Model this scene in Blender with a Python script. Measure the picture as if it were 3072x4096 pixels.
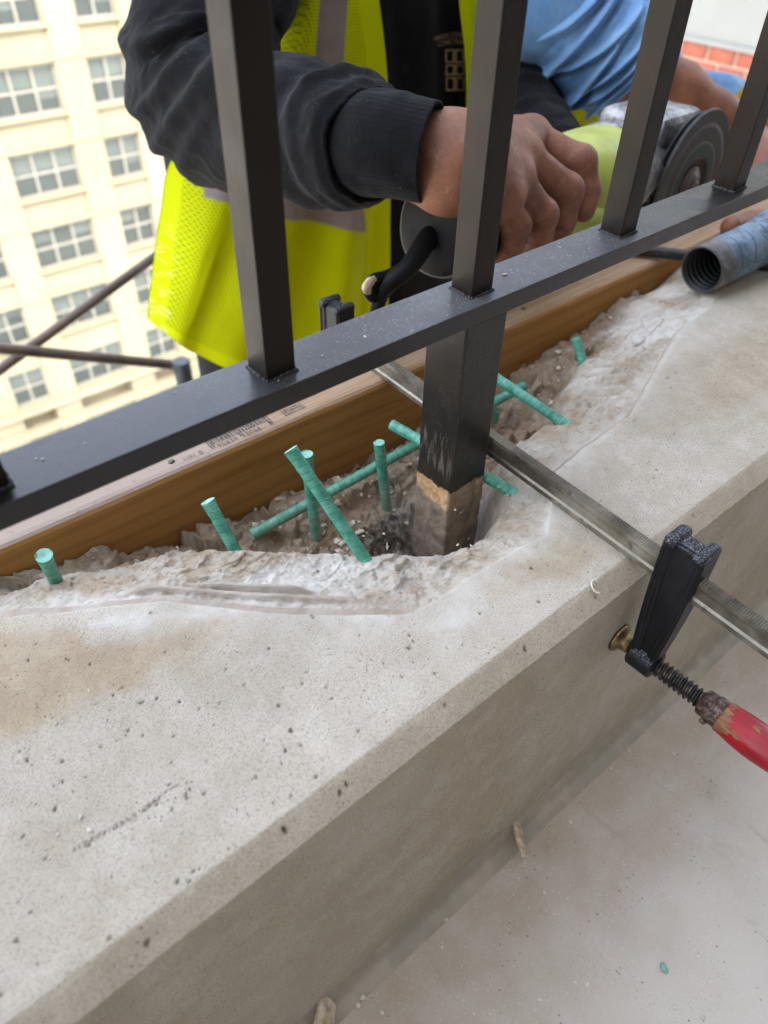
import bpy, bmesh, math, random
import numpy as np
from mathutils import Vector, Matrix

random.seed(7)
RNG = np.random.default_rng(11)
for o in list(bpy.data.objects):
    bpy.data.objects.remove(o)
S = bpy.context.scene
COL = S.collection

# ------------------------------------------------------------------ camera
CZ = 0.451                        # eye height above the balcony floor (a crouching photographer)
FPX, YAW, PITCH, ROLL = 2997.35, 0.72178, 0.74377, 0.02832
_d = np.array([math.sin(YAW)*math.cos(PITCH), math.cos(YAW)*math.cos(PITCH), -math.sin(PITCH)])
_r = np.array([math.cos(YAW), -math.sin(YAW), 0.0])
_u = np.cross(_r, _d)
_r2 = math.cos(ROLL)*_r + math.sin(ROLL)*_u
_u2 = -math.sin(ROLL)*_r + math.cos(ROLL)*_u
RC = np.array([_r2, _u2, _d])
cam = bpy.data.cameras.new('camera')
cam.sensor_fit = 'VERTICAL'
cam.sensor_height = 36.0
cam.sensor_width = 27.0
cam.lens = FPX/4096*36.0
cam.clip_start = 0.01
cam.clip_end = 900
cam.dof.use_dof = True
cam.dof.focus_distance = 0.36
cam.dof.aperture_fstop = 9.5
camo = bpy.data.objects.new('camera', cam)
COL.objects.link(camo)
camo.matrix_world = Matrix(((_r2[0], _u2[0], -_d[0], 0), (_r2[1], _u2[1], -_d[1], 0),
                            (_r2[2], _u2[2], -_d[2], CZ), (0, 0, 0, 1)))
S.camera = camo

# ------------------------------------------------------------------ sky, sun, exposure
SUN_EL, SUN_AZ = math.radians(48), math.radians(198)     # azimuth clockwise from +Y: behind the balcony's own building
w = bpy.data.worlds.new('World'); S.world = w
w.use_nodes = True
wn = w.node_tree
bg = wn.nodes['Background']
sky = wn.nodes.new('ShaderNodeTexSky')
sky.sky_type = 'NISHITA'; sky.sun_disc = False
sky.sun_elevation = SUN_EL; sky.sun_rotation = SUN_AZ
sky.dust_density = 3.0; sky.air_density = 1.0; sky.ozone_density = 1.0
hs = wn.nodes.new('ShaderNodeHueSaturation'); hs.inputs['Saturation'].default_value = 0.48
wn.links.new(sky.outputs[0], hs.inputs['Color'])
wn.links.new(hs.outputs[0], bg.inputs['Color'])
bg.inputs['Strength'].default_value = 0.15
sl = bpy.data.lights.new('sun', 'SUN'); sl.energy = 0.55; sl.angle = math.radians(12); sl.color = (1, 0.95, 0.86)
so = bpy.data.objects.new('sun', sl); COL.objects.link(so)
sd = Vector((math.sin(SUN_AZ)*math.cos(SUN_EL), math.cos(SUN_AZ)*math.cos(SUN_EL), math.sin(SUN_EL)))
so.rotation_euler = sd.to_track_quat('Z', 'Y').to_euler()
S.view_settings.view_transform = 'Standard'
S.view_settings.look = 'None'
S.view_settings.exposure = 3.3
S.view_settings.gamma = 1.0
S.render.resolution_x = 768; S.render.resolution_y = 1024
S.render.engine = 'CYCLES'

# ------------------------------------------------------------------ placing helpers (metres; z = 0 is the balcony floor)
def ray(px, py):
    return RC.T @ np.array([(px-1536)/FPX, -(py-2048)/FPX, 1.0])
def atY(px, py, Y):
    v = ray(px, py); p = v*(Y/v[1]); return np.array([p[0], p[1], p[2]+CZ])
def atZ(px, py, z):
    v = ray(px, py); p = v*((z-CZ)/v[2]); return np.array([p[0], p[1], p[2]+CZ])
def atX(px, py, X):
    v = ray(px, py); p = v*(X/v[0]); return np.array([p[0], p[1], p[2]+CZ])

# ------------------------------------------------------------------ noise
def _hash(ix, iy, iz, seed):
    n = (ix*374761393 + iy*668265263 + iz*2147483647 + seed*1274126177) & 0xffffffff
    n = ((n ^ (n >> 13))*1274126177) & 0xffffffff
    n = n ^ (n >> 16)
    return (n & 0xffff)/65535.0
def vnoise(x, y, z=0.0, seed=0):
    x, y, z = np.broadcast_arrays(np.asarray(x, float), np.asarray(y, float), np.asarray(z, float))
    fx, fy, fz = np.floor(x), np.floor(y), np.floor(z)
    ix, iy, iz = fx.astype(np.int64), fy.astype(np.int64), fz.astype(np.int64)
    tx, ty, tz = x-fx, y-fy, z-fz
    tx = tx*tx*(3-2*tx); ty = ty*ty*(3-2*ty); tz = tz*tz*(3-2*tz)
    r = 0
    for a in (0, 1):
        for b in (0, 1):
            for c in (0, 1):
                wgt = (tx if a else 1-tx)*(ty if b else 1-ty)*(tz if c else 1-tz)
                r = r + wgt*_hash(ix+a, iy+b, iz+c, seed)
    return r*2-1
def fbm(x, y, z=0.0, oct=4, seed=0, gain=0.5):
    a, s, t = 1.0, 0, 0
    for i in range(oct):
        s = s + a*vnoise(np.asarray(x)*2**i, np.asarray(y)*2**i, np.asarray(z)*2**i, seed+i*17); t += a; a *= gain
    return s/t
def facet(x, y, scale, seed=0, tilt=1.0):
    """broken-stone relief: tilted flat facets of random size, in units of one cell"""
    x = np.asarray(x)*scale; y = np.asarray(y)*scale
    ix, iy = np.floor(x).astype(np.int64), np.floor(y).astype(np.int64)
    best = np.full(x.shape, 1e9); h = np.zeros(x.shape)
    for a in (-1, 0, 1):
        for b in (-1, 0, 1):
            cx_, cy_ = ix+a, iy+b
            px_ = cx_+_hash(cx_, cy_, 1, seed); py_ = cy_+_hash(cx_, cy_, 2, seed)
            d = (x-px_)**2+(y-py_)**2-.5*_hash(cx_, cy_, 3, seed)
            hh = (_hash(cx_, cy_, 4, seed)-.5)+tilt*((_hash(cx_, cy_, 5, seed)-.5)*(x-px_)+(_hash(cx_, cy_, 6, seed)-.5)*(y-py_))
            m = d < best; h = np.where(m, hh, h); best = np.where(m, d, best)
    return h
def sstep(a, b, x):
    t = np.clip((np.asarray(x)-a)/(b-a), 0, 1); return t*t*(3-2*t)

# ------------------------------------------------------------------ object helpers
def link(name, me, mat=None, parent=None, smooth=False):
    o = bpy.data.objects.new(name, me); COL.objects.link(o)
    if mat is not None and len(me.materials) == 0:
        me.materials.append(mat)
    if parent is not None:
        o.parent = parent
    if smooth:
        me.polygons.foreach_set('use_smooth', [True]*len(me.polygons))
    return o
def mesh(name, V, F):
    me = bpy.data.meshes.new(name)
    me.from_pydata([tuple(map(float, v)) for v in V], [], [tuple(map(int, f)) for f in F]); me.update()
    return me
def fastmesh(name, V, Q):
    """quads only, numpy"""
    V = np.ascontiguousarray(V, dtype=np.float32); Q = np.ascontiguousarray(Q, dtype=np.int32)
    me = bpy.data.meshes.new(name)
    me.vertices.add(len(V)); me.vertices.foreach_set('co', V.ravel())
    me.loops.add(Q.size); me.loops.foreach_set('vertex_index', Q.ravel())
    me.polygons.add(len(Q)); me.polygons.foreach_set('loop_start', np.arange(0, Q.size, 4, dtype=np.int32))
    me.update(calc_edges=True); me.validate()
    return me
def setattr_f(me, name, arr):
    a = me.attributes.new(name, 'FLOAT', 'POINT'); a.data.foreach_set('value', np.ascontiguousarray(arr, dtype=np.float32).ravel())
def bm_mesh(name, bm):
    me = bpy.data.meshes.new(name); bm.to_mesh(me); bm.free(); return me
def tag(o, label=None, cat=None, group=None, kind=None):
    if label: o['label'] = label
    if cat: o['category'] = cat
    if group: o['group'] = group
    if kind: o['kind'] = kind
    return o
def empty(name, loc, label, cat, group=None):
    o = bpy.data.objects.new(name, None); COL.objects.link(o); o.location = tuple(loc)
    o.empty_display_size = 0.02
    return tag(o, label, cat, group)
def part(name, me, mat, parent, smooth=False, local=False):
    """part whose mesh is in world coordinates, under a parent at parent.location (no rotation)"""
    o = link(name, me, mat, parent, smooth)
    if not local:
        o.location = -Vector(parent.location)
        if parent.parent is not None:            # parent already cancelled
            o.location = (0, 0, 0)
    return o
def box_bm(bm, x0, x1, y0, y1, z0, z1, bev=0.0, seg=2):
    vs = [bm.verts.new(p) for p in ((x0,y0,z0),(x1,y0,z0),(x1,y1,z0),(x0,y1,z0),(x0,y0,z1),(x1,y0,z1),(x1,y1,z1),(x0,y1,z1))]
    fs = [bm.faces.new([vs[i] for i in f]) for f in ((0,3,2,1),(4,5,6,7),(0,1,5,4),(1,2,6,5),(2,3,7,6),(3,0,4,7))]
    if bev > 0:
        es = list({e for f in fs for e in f.edges})
        bmesh.ops.bevel(bm, geom=es, offset=bev, segments=seg, affect='EDGES', profile=0.6)
    return bm
def box(name, x0, x1, y0, y1, z0, z1, bev=0.0, seg=2):
    return bm_mesh(name, box_bm(bmesh.new(), x0, x1, y0, y1, z0, z1, bev, seg))
def frame_of(axis, hint=(0, 0, 1)):
    a = np.array(axis, float); a /= np.linalg.norm(a)
    h = np.array(hint, float)
    if abs(a@h) > 0.95*np.linalg.norm(h): h = np.array([1., 0, 0])
    u = h - a*(a@h); u /= np.linalg.norm(u)
    return u, np.cross(a, u), a
def lathe(p0, axis, prof, n=48, hint=(0, 0, 1), capped=True, wob=None):
    """prof: list of (distance along axis, radius)"""
    u, v, a = frame_of(axis, hint); p0 = np.array(p0, float)
    th = np.linspace(0, 2*math.pi, n, endpoint=False)
    V = []; F = []
    for i, (s, r) in enumerate(prof):
        rr = r if wob is None else r*wob(s, th)
        V += list(p0 + a*s + (np.cos(th)*rr)[:, None]*u + (np.sin(th)*rr)[:, None]*v)
    m = len(prof)
    for i in range(m-1):
        for j in range(n):
            k = (j+1) % n
            F.append((i*n+j, i*n+k, (i+1)*n+k, (i+1)*n+j))
    if capped:
        F.append(tuple(range(n-1, -1, -1))); F.append(tuple((m-1)*n+j for j in range(n)))
    return V, F
def catmull(P, m):
    P = np.array(P, float); n = len(P)
    Q = np.vstack([2*P[0]-P[1], P, 2*P[-1]-P[-2]])
    out = []
    t = np.linspace(0, n-1, m)
    i = np.minimum(t.astype(int), n-2); f = (t-i)[:, None]
    p0, p1, p2, p3 = Q[i], Q[i+1], Q[i+2], Q[i+3]
    return 0.5*((2*p1)+(-p0+p2)*f+(2*p0-5*p1+4*p2-p3)*f*f+(-p0+3*p1-3*p2+p3)*f**3)
def sweep(path, rad, m=120, n=72, hint=(0, 0, 1), disp=None, lip=0.0, lip0=0.0):
    """tube along a smooth path; rad rows (a, b); disp(s, th, P)-> outward offset; lip: turned-in ends"""
    P = catmull(path, m); A = np.array(rad, float)
    if A.ndim == 1: A = np.stack([A, A], 1)
    A = catmull(np.hstack([A, np.zeros((len(A), 1))]), m)[:, :2]
    T = np.gradient(P, axis=0); T /= np.linalg.norm(T, axis=1)[:, None]
    u, v, _ = frame_of(T[0], hint)
    U = np.zeros_like(P); Wv = np.zeros_like(P)
    for i in range(m):
        u = u - T[i]*(T[i]@u); u /= np.linalg.norm(u)
        U[i] = u; Wv[i] = np.cross(T[i], u)
    th = np.linspace(0, 2*math.pi, n, endpoint=False)
    s = np.linspace(0, 1, m)
    Sg, Tg = np.meshgrid(s, th, indexing='ij')
    c, sn = np.cos(Tg), np.sin(Tg)
    base = P[:, None, :] + (A[:, 0:1]*c)[..., None]*U[:, None, :] + (A[:, 1:2]*sn)[..., None]*Wv[:, None, :]
    nrm = c[..., None]*U[:, None, :] + sn[..., None]*Wv[:, None, :]
    off = 0 if disp is None else disp(Sg, Tg, base)
    V = base + (np.zeros_like(Sg)+off)[..., None]*nrm
    rows = [V[i] for i in range(m)]
    if lip > 0:
        cen = rows[-1].mean(0)
        rows.append(cen+(rows[-1]-cen)*0.95+T[-1]*0.0004); rows.append(cen+(rows[-2]-cen)*0.84-T[-1]*lip)
    if lip0 > 0:
        cen = rows[0].mean(0)
        rows.insert(0, cen+(rows[0]-cen)*0.93); rows.insert(0, cen+(rows[1]-cen)*0.88+T[0]*lip0)
    V = np.array(rows); mm = len(rows)
    I = np.arange(mm*n).reshape(mm, n)
    a = I[:-1]; b = np.roll(I, -1, 1)[:-1]; cc = np.roll(I, -1, 1)[1:]; d = I[1:]
    return V.reshape(-1, 3), np.stack([a, b, cc, d], -1).reshape(-1, 4)
def gridquads(nu, nv):
    I = np.arange(nu*nv).reshape(nu, nv)
    return np.stack([I[:-1, :-1], I[1:, :-1], I[1:, 1:], I[:-1, 1:]], -1).reshape(-1, 4)

# ------------------------------------------------------------------ materials
class M:
    def __init__(s, name, rough=0.6, base=(0.5, 0.5, 0.5), metal=0.0, spec=0.5):
        s.m = bpy.data.materials.new(name); s.m.use_nodes = True
        s.t = s.m.node_tree; s.b = s.t.nodes['Principled BSDF']
        s.b.inputs['Base Color'].default_value = (*base, 1)
        s.b.inputs['Roughness'].default_value = rough
        s.b.inputs['Metallic'].default_value = metal
        s.b.inputs['Specular IOR Level'].default_value = spec
        s._tc = None
    def co(s, scale=(1, 1, 1), gen='Object', rot=(0, 0, 0)):
        if s._tc is None: s._tc = s.t.nodes.new('ShaderNodeTexCoord')
        mp = s.t.nodes.new('ShaderNodeMapping'); mp.inputs['Scale'].default_value = scale; mp.inputs['Rotation'].default_value = rot
        s.t.links.new(s._tc.outputs[gen], mp.inputs['Vector']); return mp.outputs[0]
    def _in(s, sock, v):
        if hasattr(v, 'is_linked'): s.t.links.new(v, sock)
        elif v is not None:
            try: sock.default_value = v
            except Exception: sock.default_value = (*v, 1)
    def noise(s, scale, detail=4, rough=0.55, vec=None, dist=0.0):
        n = s.t.nodes.new('ShaderNodeTexNoise'); n.inputs['Scale'].default_value = scale; n.inputs['Detail'].default_value = detail
        n.inputs['Roughness'].default_value = rough; n.inputs['Distortion'].default_value = dist
        s.t.links.new(vec if vec is not None else s.co(), n.inputs['Vector']); return n.outputs['Fac']
    def voro(s, scale, vec=None, feature='F1', rnd=1.0, out='Distance'):
        n = s.t.nodes.new('ShaderNodeTexVoronoi'); n.feature = feature; n.inputs['Scale'].default_value = scale; n.inputs['Randomness'].default_value = rnd
        s.t.links.new(vec if vec is not None else s.co(), n.inputs['Vector']); return n.outputs[out]
    def wave(s, scale, vec=None, dist=0.0, dscale=1.0, detail=2, axis='X', typ='BANDS', prof='SIN'):
        n = s.t.nodes.new('ShaderNodeTexWave'); n.wave_type = typ; n.wave_profile = prof
        if typ == 'BANDS': n.bands_direction = axis
        else: n.rings_direction = axis
        n.inputs['Scale'].default_value = scale; n.inputs['Distortion'].default_value = dist; n.inputs['Detail'].default_value = detail; n.inputs['Detail Scale'].default_value = dscale
        s.t.links.new(vec if vec is not None else s.co(), n.inputs['Vector']); return n.outputs['Fac']
    def attr(s, name):
        n = s.t.nodes.new('ShaderNodeAttribute'); n.attribute_name = name; return n.outputs['Fac']
    def objrand(s):
        n = s.t.nodes.new('ShaderNodeObjectInfo'); return n.outputs['Random']
    def xyz(s, vec=None):
        n = s.t.nodes.new('ShaderNodeSeparateXYZ'); s.t.links.new(vec if vec is not None else s.co(), n.inputs[0]); return n.outputs
    def ramp(s, fac, a, b, lo=0.0, hi=1.0):
        n = s.t.nodes.new('ShaderNodeMapRange'); n.interpolation_type = 'SMOOTHSTEP'
        s._in(n.inputs[0], fac); n.inputs[1].default_value = a; n.inputs[2].default_value = b; n.inputs[3].default_value = lo; n.inputs[4].default_value = hi
        return n.outputs[0]
    def math(s, op, a, b=None, c=None):
        n = s.t.nodes.new('ShaderNodeMath'); n.operation = op
        s._in(n.inputs[0], a)
        if b is not None: s._in(n.inputs[1], b)
        if c is not None: s._in(n.inputs[2], c)
        return n.outputs[0]
    def mix(s, fac, a, b, blend='MIX'):
        n = s.t.nodes.new('ShaderNodeMix'); n.data_type = 'RGBA'; n.blend_type = blend; n.clamp_result = False
        s._in(n.inputs['Factor'], fac)
        ia = [i for i in n.inputs if i.name == 'A' and i.type == 'RGBA'][0]; ib = [i for i in n.inputs if i.name == 'B' and i.type == 'RGBA'][0]
        s._in(ia, a if hasattr(a, 'is_linked') else (*a, 1)); s._in(ib, b if hasattr(b, 'is_linked') else (*b, 1))
        return [o for o in n.outputs if o.type == 'RGBA'][0]
    def col(s, v): s._in(s.b.inputs['Base Color'], v if hasattr(v, 'is_linked') else (*v, 1)); return s
    def rough(s, v): s._in(s.b.inputs['Roughness'], v); return s
    def metal(s, v): s._in(s.b.inputs['Metallic'], v); return s
    def bump(s, h, strength=0.3, dist=0.001):
        n = s.t.nodes.new('ShaderNodeBump'); n.inputs['Strength'].default_value = strength; n.inputs['Distance'].default_value = dist
        s.t.links.new(h, n.inputs['Height'])
        if s.b.inputs['Normal'].is_linked:
            s.t.links.new(s.b.inputs['Normal'].links[0].from_socket, n.inputs['Normal'])
        s.t.links.new(n.outputs[0], s.b.inputs['Normal']); return s
    def sss(s, wgt, rad, scale):
        s.b.inputs['Subsurface Weight'].default_value = wgt; s.b.inputs['Subsurface Radius'].default_value = rad; s.b.inputs['Subsurface Scale'].default_value = scale; return s
def hexc(h):
    v = [int(h[i:i+2], 16)/255 for i in (0, 2, 4)]
    return tuple(x/12.92 if x <= 0.04045 else ((x+0.055)/1.055)**2.4 for x in v)
# ================================================================== SETTING
ZS = 0.201                         # top of the stone parapet
YF = 0.1002                        # its face towards the balcony
def ylum(x): return 0.2967 - 0.0114*(np.asarray(x, float)-0.026)      # face of the formwork board
PP = lambda L: np.array([atZ(x, y, ZS)[:2] for x, y in L])
def poly_sd(P, X, Y):
    """signed distance to polygon (positive inside)"""
    P = np.array(P); n = len(P); ins = np.zeros(X.shape, bool); dm = np.full(X.shape, 1e9)
    for i in range(n):
        a, b = P[i], P[(i+1) % n]
        ab = b-a; t = np.clip(((X-a[0])*ab[0]+(Y-a[1])*ab[1])/(ab@ab), 0, 1)
        dm = np.minimum(dm, np.hypot(X-a[0]-t*ab[0], Y-a[1]-t*ab[1]))
        c = ((a[1] > Y) != (b[1] > Y)) & (X < (b[0]-a[0])*(Y-a[1])/((b[1]-a[1]) or 1e-12)+a[0])
        ins ^= c
    return np.where(ins, dm, -dm)
def line_d(P, X, Y):
    P = np.array(P); dm = np.full(X.shape, 1e9)
    for a, b in zip(P[:-1], P[1:]):
        ab = b-a; t = np.clip(((X-a[0])*ab[0]+(Y-a[1])*ab[1])/(ab@ab), 0, 1)
        dm = np.minimum(dm, np.hypot(X-a[0]-t*ab[0], Y-a[1]-t*ab[1]))
    return dm

# ---- materials of the setting
def mat_stone():
    m = M('dusty_cast_stone', 0.92, spec=0.2)
    chip, dust, stain, bed, smooth, pit = [m.attr(k) for k in ('chip', 'dust', 'stain', 'bed', 'saw', 'pit')]
    n1 = m.noise(9, 5); n2 = m.noise(55, 6, 0.65); n3 = m.noise(1250, 6, 0.82); n4 = m.noise(2600, 2, 0.7)
    face = m.mix(m.ramp(n1, .35, .68), hexc('b6aa98'), hexc('c1b6a7'))
    face = m.mix(m.ramp(n2, .38, .72), face, hexc('c7beb0'))
    bare = m.mix(m.ramp(n2, .3, .7), hexc('9f8a6e'), hexc('b3a288'))
    c = m.mix(m.math('MULTIPLY', stain, m.ramp(n2, .2, .55, .55, 1.0)), face, bare)
    # sand grain speckle
    c = m.mix(m.ramp(n3, .47, .64, 0, .7), c, hexc('7d7264'))
    c = m.mix(m.ramp(n4, .56, .72, 0, .5), c, hexc('d6cdbf'))
    v = m.voro(420); v2 = m.voro(1100)
    spk = m.math('MULTIPLY', m.ramp(v, .10, .2, 1, 0), m.ramp(m.noise(60, 2), .5, .62))
    c = m.mix(m.math('MULTIPLY', spk, .8), c, hexc('3d362e'))
    c = m.mix(m.math('MULTIPLY', m.ramp(v2, .10, .2, .55, 0), m.ramp(m.noise(130, 2), .42, .6)), c, hexc('5a5045'))
    # broken stone
    b1 = m.noise(38, 6, 0.7, dist=.6); b2 = m.noise(130, 6, 0.7); b3 = m.noise(17, 3, .6)
    br = m.mix(m.ramp(b1, .36, .64), hexc('a3917a'), hexc('b7afa3'))
    br = m.mix(m.ramp(b2, .50, .72, 0, .7), br, hexc('8b6d4b'))
    br = m.mix(m.ramp(b3, .52, .70, 0, .6), br, hexc('98836a'))
    br = m.mix(m.ramp(m.noise(330, 5, .75), .52, .68, 0, .75), br, hexc('6a5c4a'))
    c = m.mix(chip, c, br)
    bd = m.mix(m.ramp(b1, .35, .62), hexc('7b6753'), hexc('a3917c'))
    bd = m.mix(m.ramp(b2, .52, .70, 0, .8), bd, hexc('b2a99b'))
    bd = m.mix(m.ramp(m.noise(23, 5, .7, dist=1.2), .60, .68, 0, .85), bd, hexc('2a2421'))
    bd = m.mix(m.ramp(m.noise(31, 4, .6), .55, .72, 0, .6), bd, hexc('8a6136'))
    px_, py_, pz_ = m.xyz(); ddx = m.math('SUBTRACT', px_, .238); ddy = m.math('SUBTRACT', py_, .208)
    dr = m.math('SQRT', m.math('ADD', m.math('MULTIPLY', ddx, ddx), m.math('MULTIPLY', ddy, ddy)))
    dr = m.math('ADD', dr, m.math('MULTIPLY', m.math('SUBTRACT', b1, .5), .05))
    bd = m.mix(m.ramp(dr, .030, .046, .85, 0), bd, m.mix(m.ramp(b2, .35, .65), hexc('a39c90'), hexc('bdb7ac')))
    c = m.mix(bed, c, bd)
    c = m.mix(smooth, c, m.mix(m.ramp(n2, .35, .65), hexc('a39281'), hexc('b8aca0')))
    c = m.mix(m.math('MULTIPLY', dust, m.ramp(m.noise(160, 4, .6), .25, .6, .45, 1)), c, hexc('d3cec6'))
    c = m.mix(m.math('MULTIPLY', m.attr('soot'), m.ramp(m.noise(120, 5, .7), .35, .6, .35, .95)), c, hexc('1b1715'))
    c = m.mix(pit, c, hexc('51483e'))
    c = m.mix(m.ramp(m.noise(14, 5, .7, dist=.7), .42, .70, 0, .30), c, hexc('978a77'))
    c = m.mix(m.ramp(m.noise(45, 5, .7, vec=m.co((1, .35, .35))), .58, .74, 0, .25), c, hexc('d2c9bc'))
    m.col(c)
    g = m.math('ADD', m.math('MULTIPLY', n3, .8), m.math('MULTIPLY', n4, .35))
    g = m.math('ADD', g, m.math('MULTIPLY', m.ramp(v, .06, .2), .5))
    m.bump(g, 0.6, 0.0011)
    m.bump(m.noise(260, 6, .75), 0.3, 0.0024)
    return m.m
def mat_floor():
    m = M('painted_floor_dust', 0.55, spec=0.35)
    x, y, z = m.xyz()
    n1 = m.noise(7, 5, .6); n2 = m.noise(40, 5, .6); n3 = m.noise(700, 3, .7)
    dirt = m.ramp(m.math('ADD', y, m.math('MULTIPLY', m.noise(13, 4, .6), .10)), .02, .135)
    c = m.mix(m.ramp(n1, .35, .65), hexc('aba295'), hexc('b4aba0'))
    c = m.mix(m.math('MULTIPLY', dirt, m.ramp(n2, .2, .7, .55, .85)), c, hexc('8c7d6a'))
    c = m.mix(m.ramp(n2, .62, .8, 0, .35), c, hexc('6f6256'))
    c = m.mix(m.ramp(m.noise(5, 2), .5, .75, 0, .12), c, hexc('8f8d88'))
    spk = m.math('MULTIPLY', m.ramp(m.voro(230), .08, .17, 1, 0), m.ramp(m.noise(45, 2), .5, .6))
    c = m.mix(m.math('MULTIPLY', spk, .7), c, hexc('57493b'))
    c = m.mix(m.ramp(n3, .58, .72, 0, .45), c, hexc('cfcbc6'))
    c = m.mix(m.ramp(m.noise(30, 4, .7, vec=m.co((1, .25, 1), rot=(0, 0, .8)), dist=1.0), .60, .72, 0, .35), c, hexc('84796a'))
    c = m.mix(m.math('MULTIPLY', m.ramp(m.voro(620), .10, .22, 1, 0), m.ramp(m.noise(30, 3), .46, .6, 0, .6)), c, hexc('75695a'))
    m.col(c); m.rough(m.ramp(n2, .3, .7, .5, .75))
    m.bump(n3, .25, .0005)
    m.bump(n2, .15, .002)
    return m.m
MAT_STONE = mat_stone(); MAT_FLOOR = mat_floor()

def build_parapet():
    xs = np.concatenate([np.arange(-.8, -.07, .02), np.arange(-.07, .30, .0007), np.arange(.30, .5, .001), np.arange(.5, .8, .0025), np.arange(.8, 3.01, .03)])
    prof = []                                        # (y, z, ny, nz, kind)
    for z in np.arange(0, .1915, .003): prof.append((YF, z, -1, 0, 0))
    for a in np.linspace(0, math.pi/4, 4): prof.append((YF+.0012*(1-math.cos(a)), .1919+.0012*math.sin(a), -math.cos(a), math.sin(a), 0))
    nch = 10
    for t in np.linspace(.12, .9, nch): prof.append((.1005+.0080*t, .1929+.0080*t, -.7071, .7071, 1))
    for a in np.linspace(math.pi/4, math.pi/2, 4): prof.append((.1096-.0016*math.cos(a)+0.0, .2010-.0016+.0016*math.sin(a), -math.cos(a), math.sin(a), 1 if a < 1 else 2))
    nt = 292
    prof = np.array(prof); npz = len(prof)
    tv = np.linspace(0, 1, nt)[1:]
    X = np.repeat(xs[:, None], npz+nt-1, 1)
    YL = ylum(xs)-.0006
    y0 = prof[-1, 0]
    Y = np.concatenate([np.repeat(prof[None, :, 0], len(xs), 0), y0+(YL[:, None]-y0)*tv[None, :]], 1)
    Z = np.concatenate([np.repeat(prof[None, :, 1], len(xs), 0), np.full((len(xs), nt-1), ZS)], 1)
    NY = np.concatenate([np.repeat(prof[None, :, 2], len(xs), 0), np.zeros((len(xs), nt-1))], 1)
    NZ = np.concatenate([np.repeat(prof[None, :, 3], len(xs), 0), np.ones((len(xs), nt-1))], 1)
    top = np.concatenate([np.repeat((prof[None, :, 4] > 1.5), len(xs), 0), np.ones((len(xs), nt-1), bool)], 1)
    cham = np.concatenate([np.repeat((np.abs(prof[None, :, 4]-1) < .1), len(xs), 0), np.zeros((len(xs), nt-1), bool)], 1)
    # --- where the old surface ends (saw line) and where the broken rim drops into the pocket
    B = np.array([(-.9, .30), (-.06, .296), (-.02, .276), (.0112, .2558), (.0358, .2396), (.0553, .2288), (.071, .218), (.0845, .203), (.1055, .1813), (.1258, .1633), (.1441, .149), (.150, .1462), (.162, .1454), (.179, .1456), (.2016, .1445), (.2306, .1433), (.25, .156), (.2706, .1712), (.316, .1756), (.3431, .176), (.3754, .1885), (.428, .2079), (.4634, .2186), (.4823, .22), (.52, .238), (.56, .258), (.62, .275), (.75, .285), (3.1, .285)])
    Cc = np.array([(-.9, .30), (-.06, .298), (.015, .277), (.028, .277), (.049, .272), (.083, .262), (.0985, .2565), (.107, .2487), (.1165, .237), (.129, .226), (.147, .209), (.161, .192), (.179, .183), (.192, .1725), (.206, .168), (.223, .166), (.243, .176), (.262, .194), (.2831, .2053), (.3282, .21), (.3515, .2187), (.3709, .2276), (.3967, .2383), (.4464, .2505), (.49, .262), (.56, .274), (.7, .29), (3.1, .29)])
    BEDL = np.array([(-.9, -.004), (-.1, -.010), (.02, -.018), (.05, -.027), (.086, -.037), (.13, -.050), (.2, -.054), (.3, -.050), (.38, -.039), (.417, -.034), (.4545, -.029), (.49, -.023), (.53, -.027), (.58, -.0185), (.7, -.012), (3.1, -.012)])
    jig = .0016*fbm(X*60, Y*0+1.3, oct=4, seed=3)
    yb = np.interp(X, B[:, 0], B[:, 1])+np.where(X > .15, jig*1.0, jig*.6)
    yc = np.interp(X, Cc[:, 0], Cc[:, 1])+.005*fbm(X*45, Y*0, oct=5, seed=5)+.002
    yc = np.maximum(yc, yb+.003)
    bedl = np.interp(X, BEDL[:, 0], BEDL[:, 1])
    t = np.clip((Y-yb)/(yc-yb), 0, 1)
    act = top & (Y > yb)
    zc = np.maximum(bedl*.45, -.013)-.002+.003*fbm(X*40, Y*40, oct=3, seed=9)
    rock = fbm(X*55, Y*55, oct=6, seed=21, gain=.58)
    rock2 = np.abs(fbm(X*28, Y*28, oct=5, seed=33, gain=.55))
    wx_ = X+.004*fbm(X*70, Y*70, oct=3, seed=90); wy_ = Y+.004*fbm(X*70+9, Y*70, oct=3, seed=91)
    fac1 = facet(wx_, wy_, 85, 5, 1.6); fac2 = facet(wx_, wy_, 210, 6, 1.6); fac0 = facet(wx_*.7, wy_*1.3, 42, 7, 1.8)
    chipz = -.0022 + (zc+.0022)*t**1.2 + (rock*.0026+fac1*.0012+fac2*.0007+fac0*.0012)*sstep(.08, .5, t)*(.45+.75*sstep(-.3, .4, fbm(X*30, Y*30, oct=2, seed=97))) + .0011*fbm(X*260, Y*260, oct=4, seed=71, gain=.6)
    # saw cuts: flat-bottomed kerfs beside the line on the left, a fine kerf on the right
    d = Y-yb
    left = sstep(.005, .02, X)*(1-sstep(.146, .152, X))
    kw = .0078+.0022*fbm(X*25, Y*0, seed=2)
    k1 = sstep(0, .0006, d)*(1-sstep(kw-.001, kw, d))*left*sstep(.1, .2, np.abs(fbm(X*12, Y*0+4, oct=2, seed=6))+.28)
    c2 = np.interp(X, [.04, .08, .11, .14, .16], [.0125, .0150, .0165, .0150, .013])
    k2 = (1-sstep(.0014, .0030, np.abs(d-c2)))*sstep(.05, .07, X)*(1-sstep(.125, .14, X))
    k3 = (1-sstep(.0012, .0026, np.abs(d-c2-.0075)))*sstep(.08, .095, X)*(1-sstep(.118, .128, X))
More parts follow.
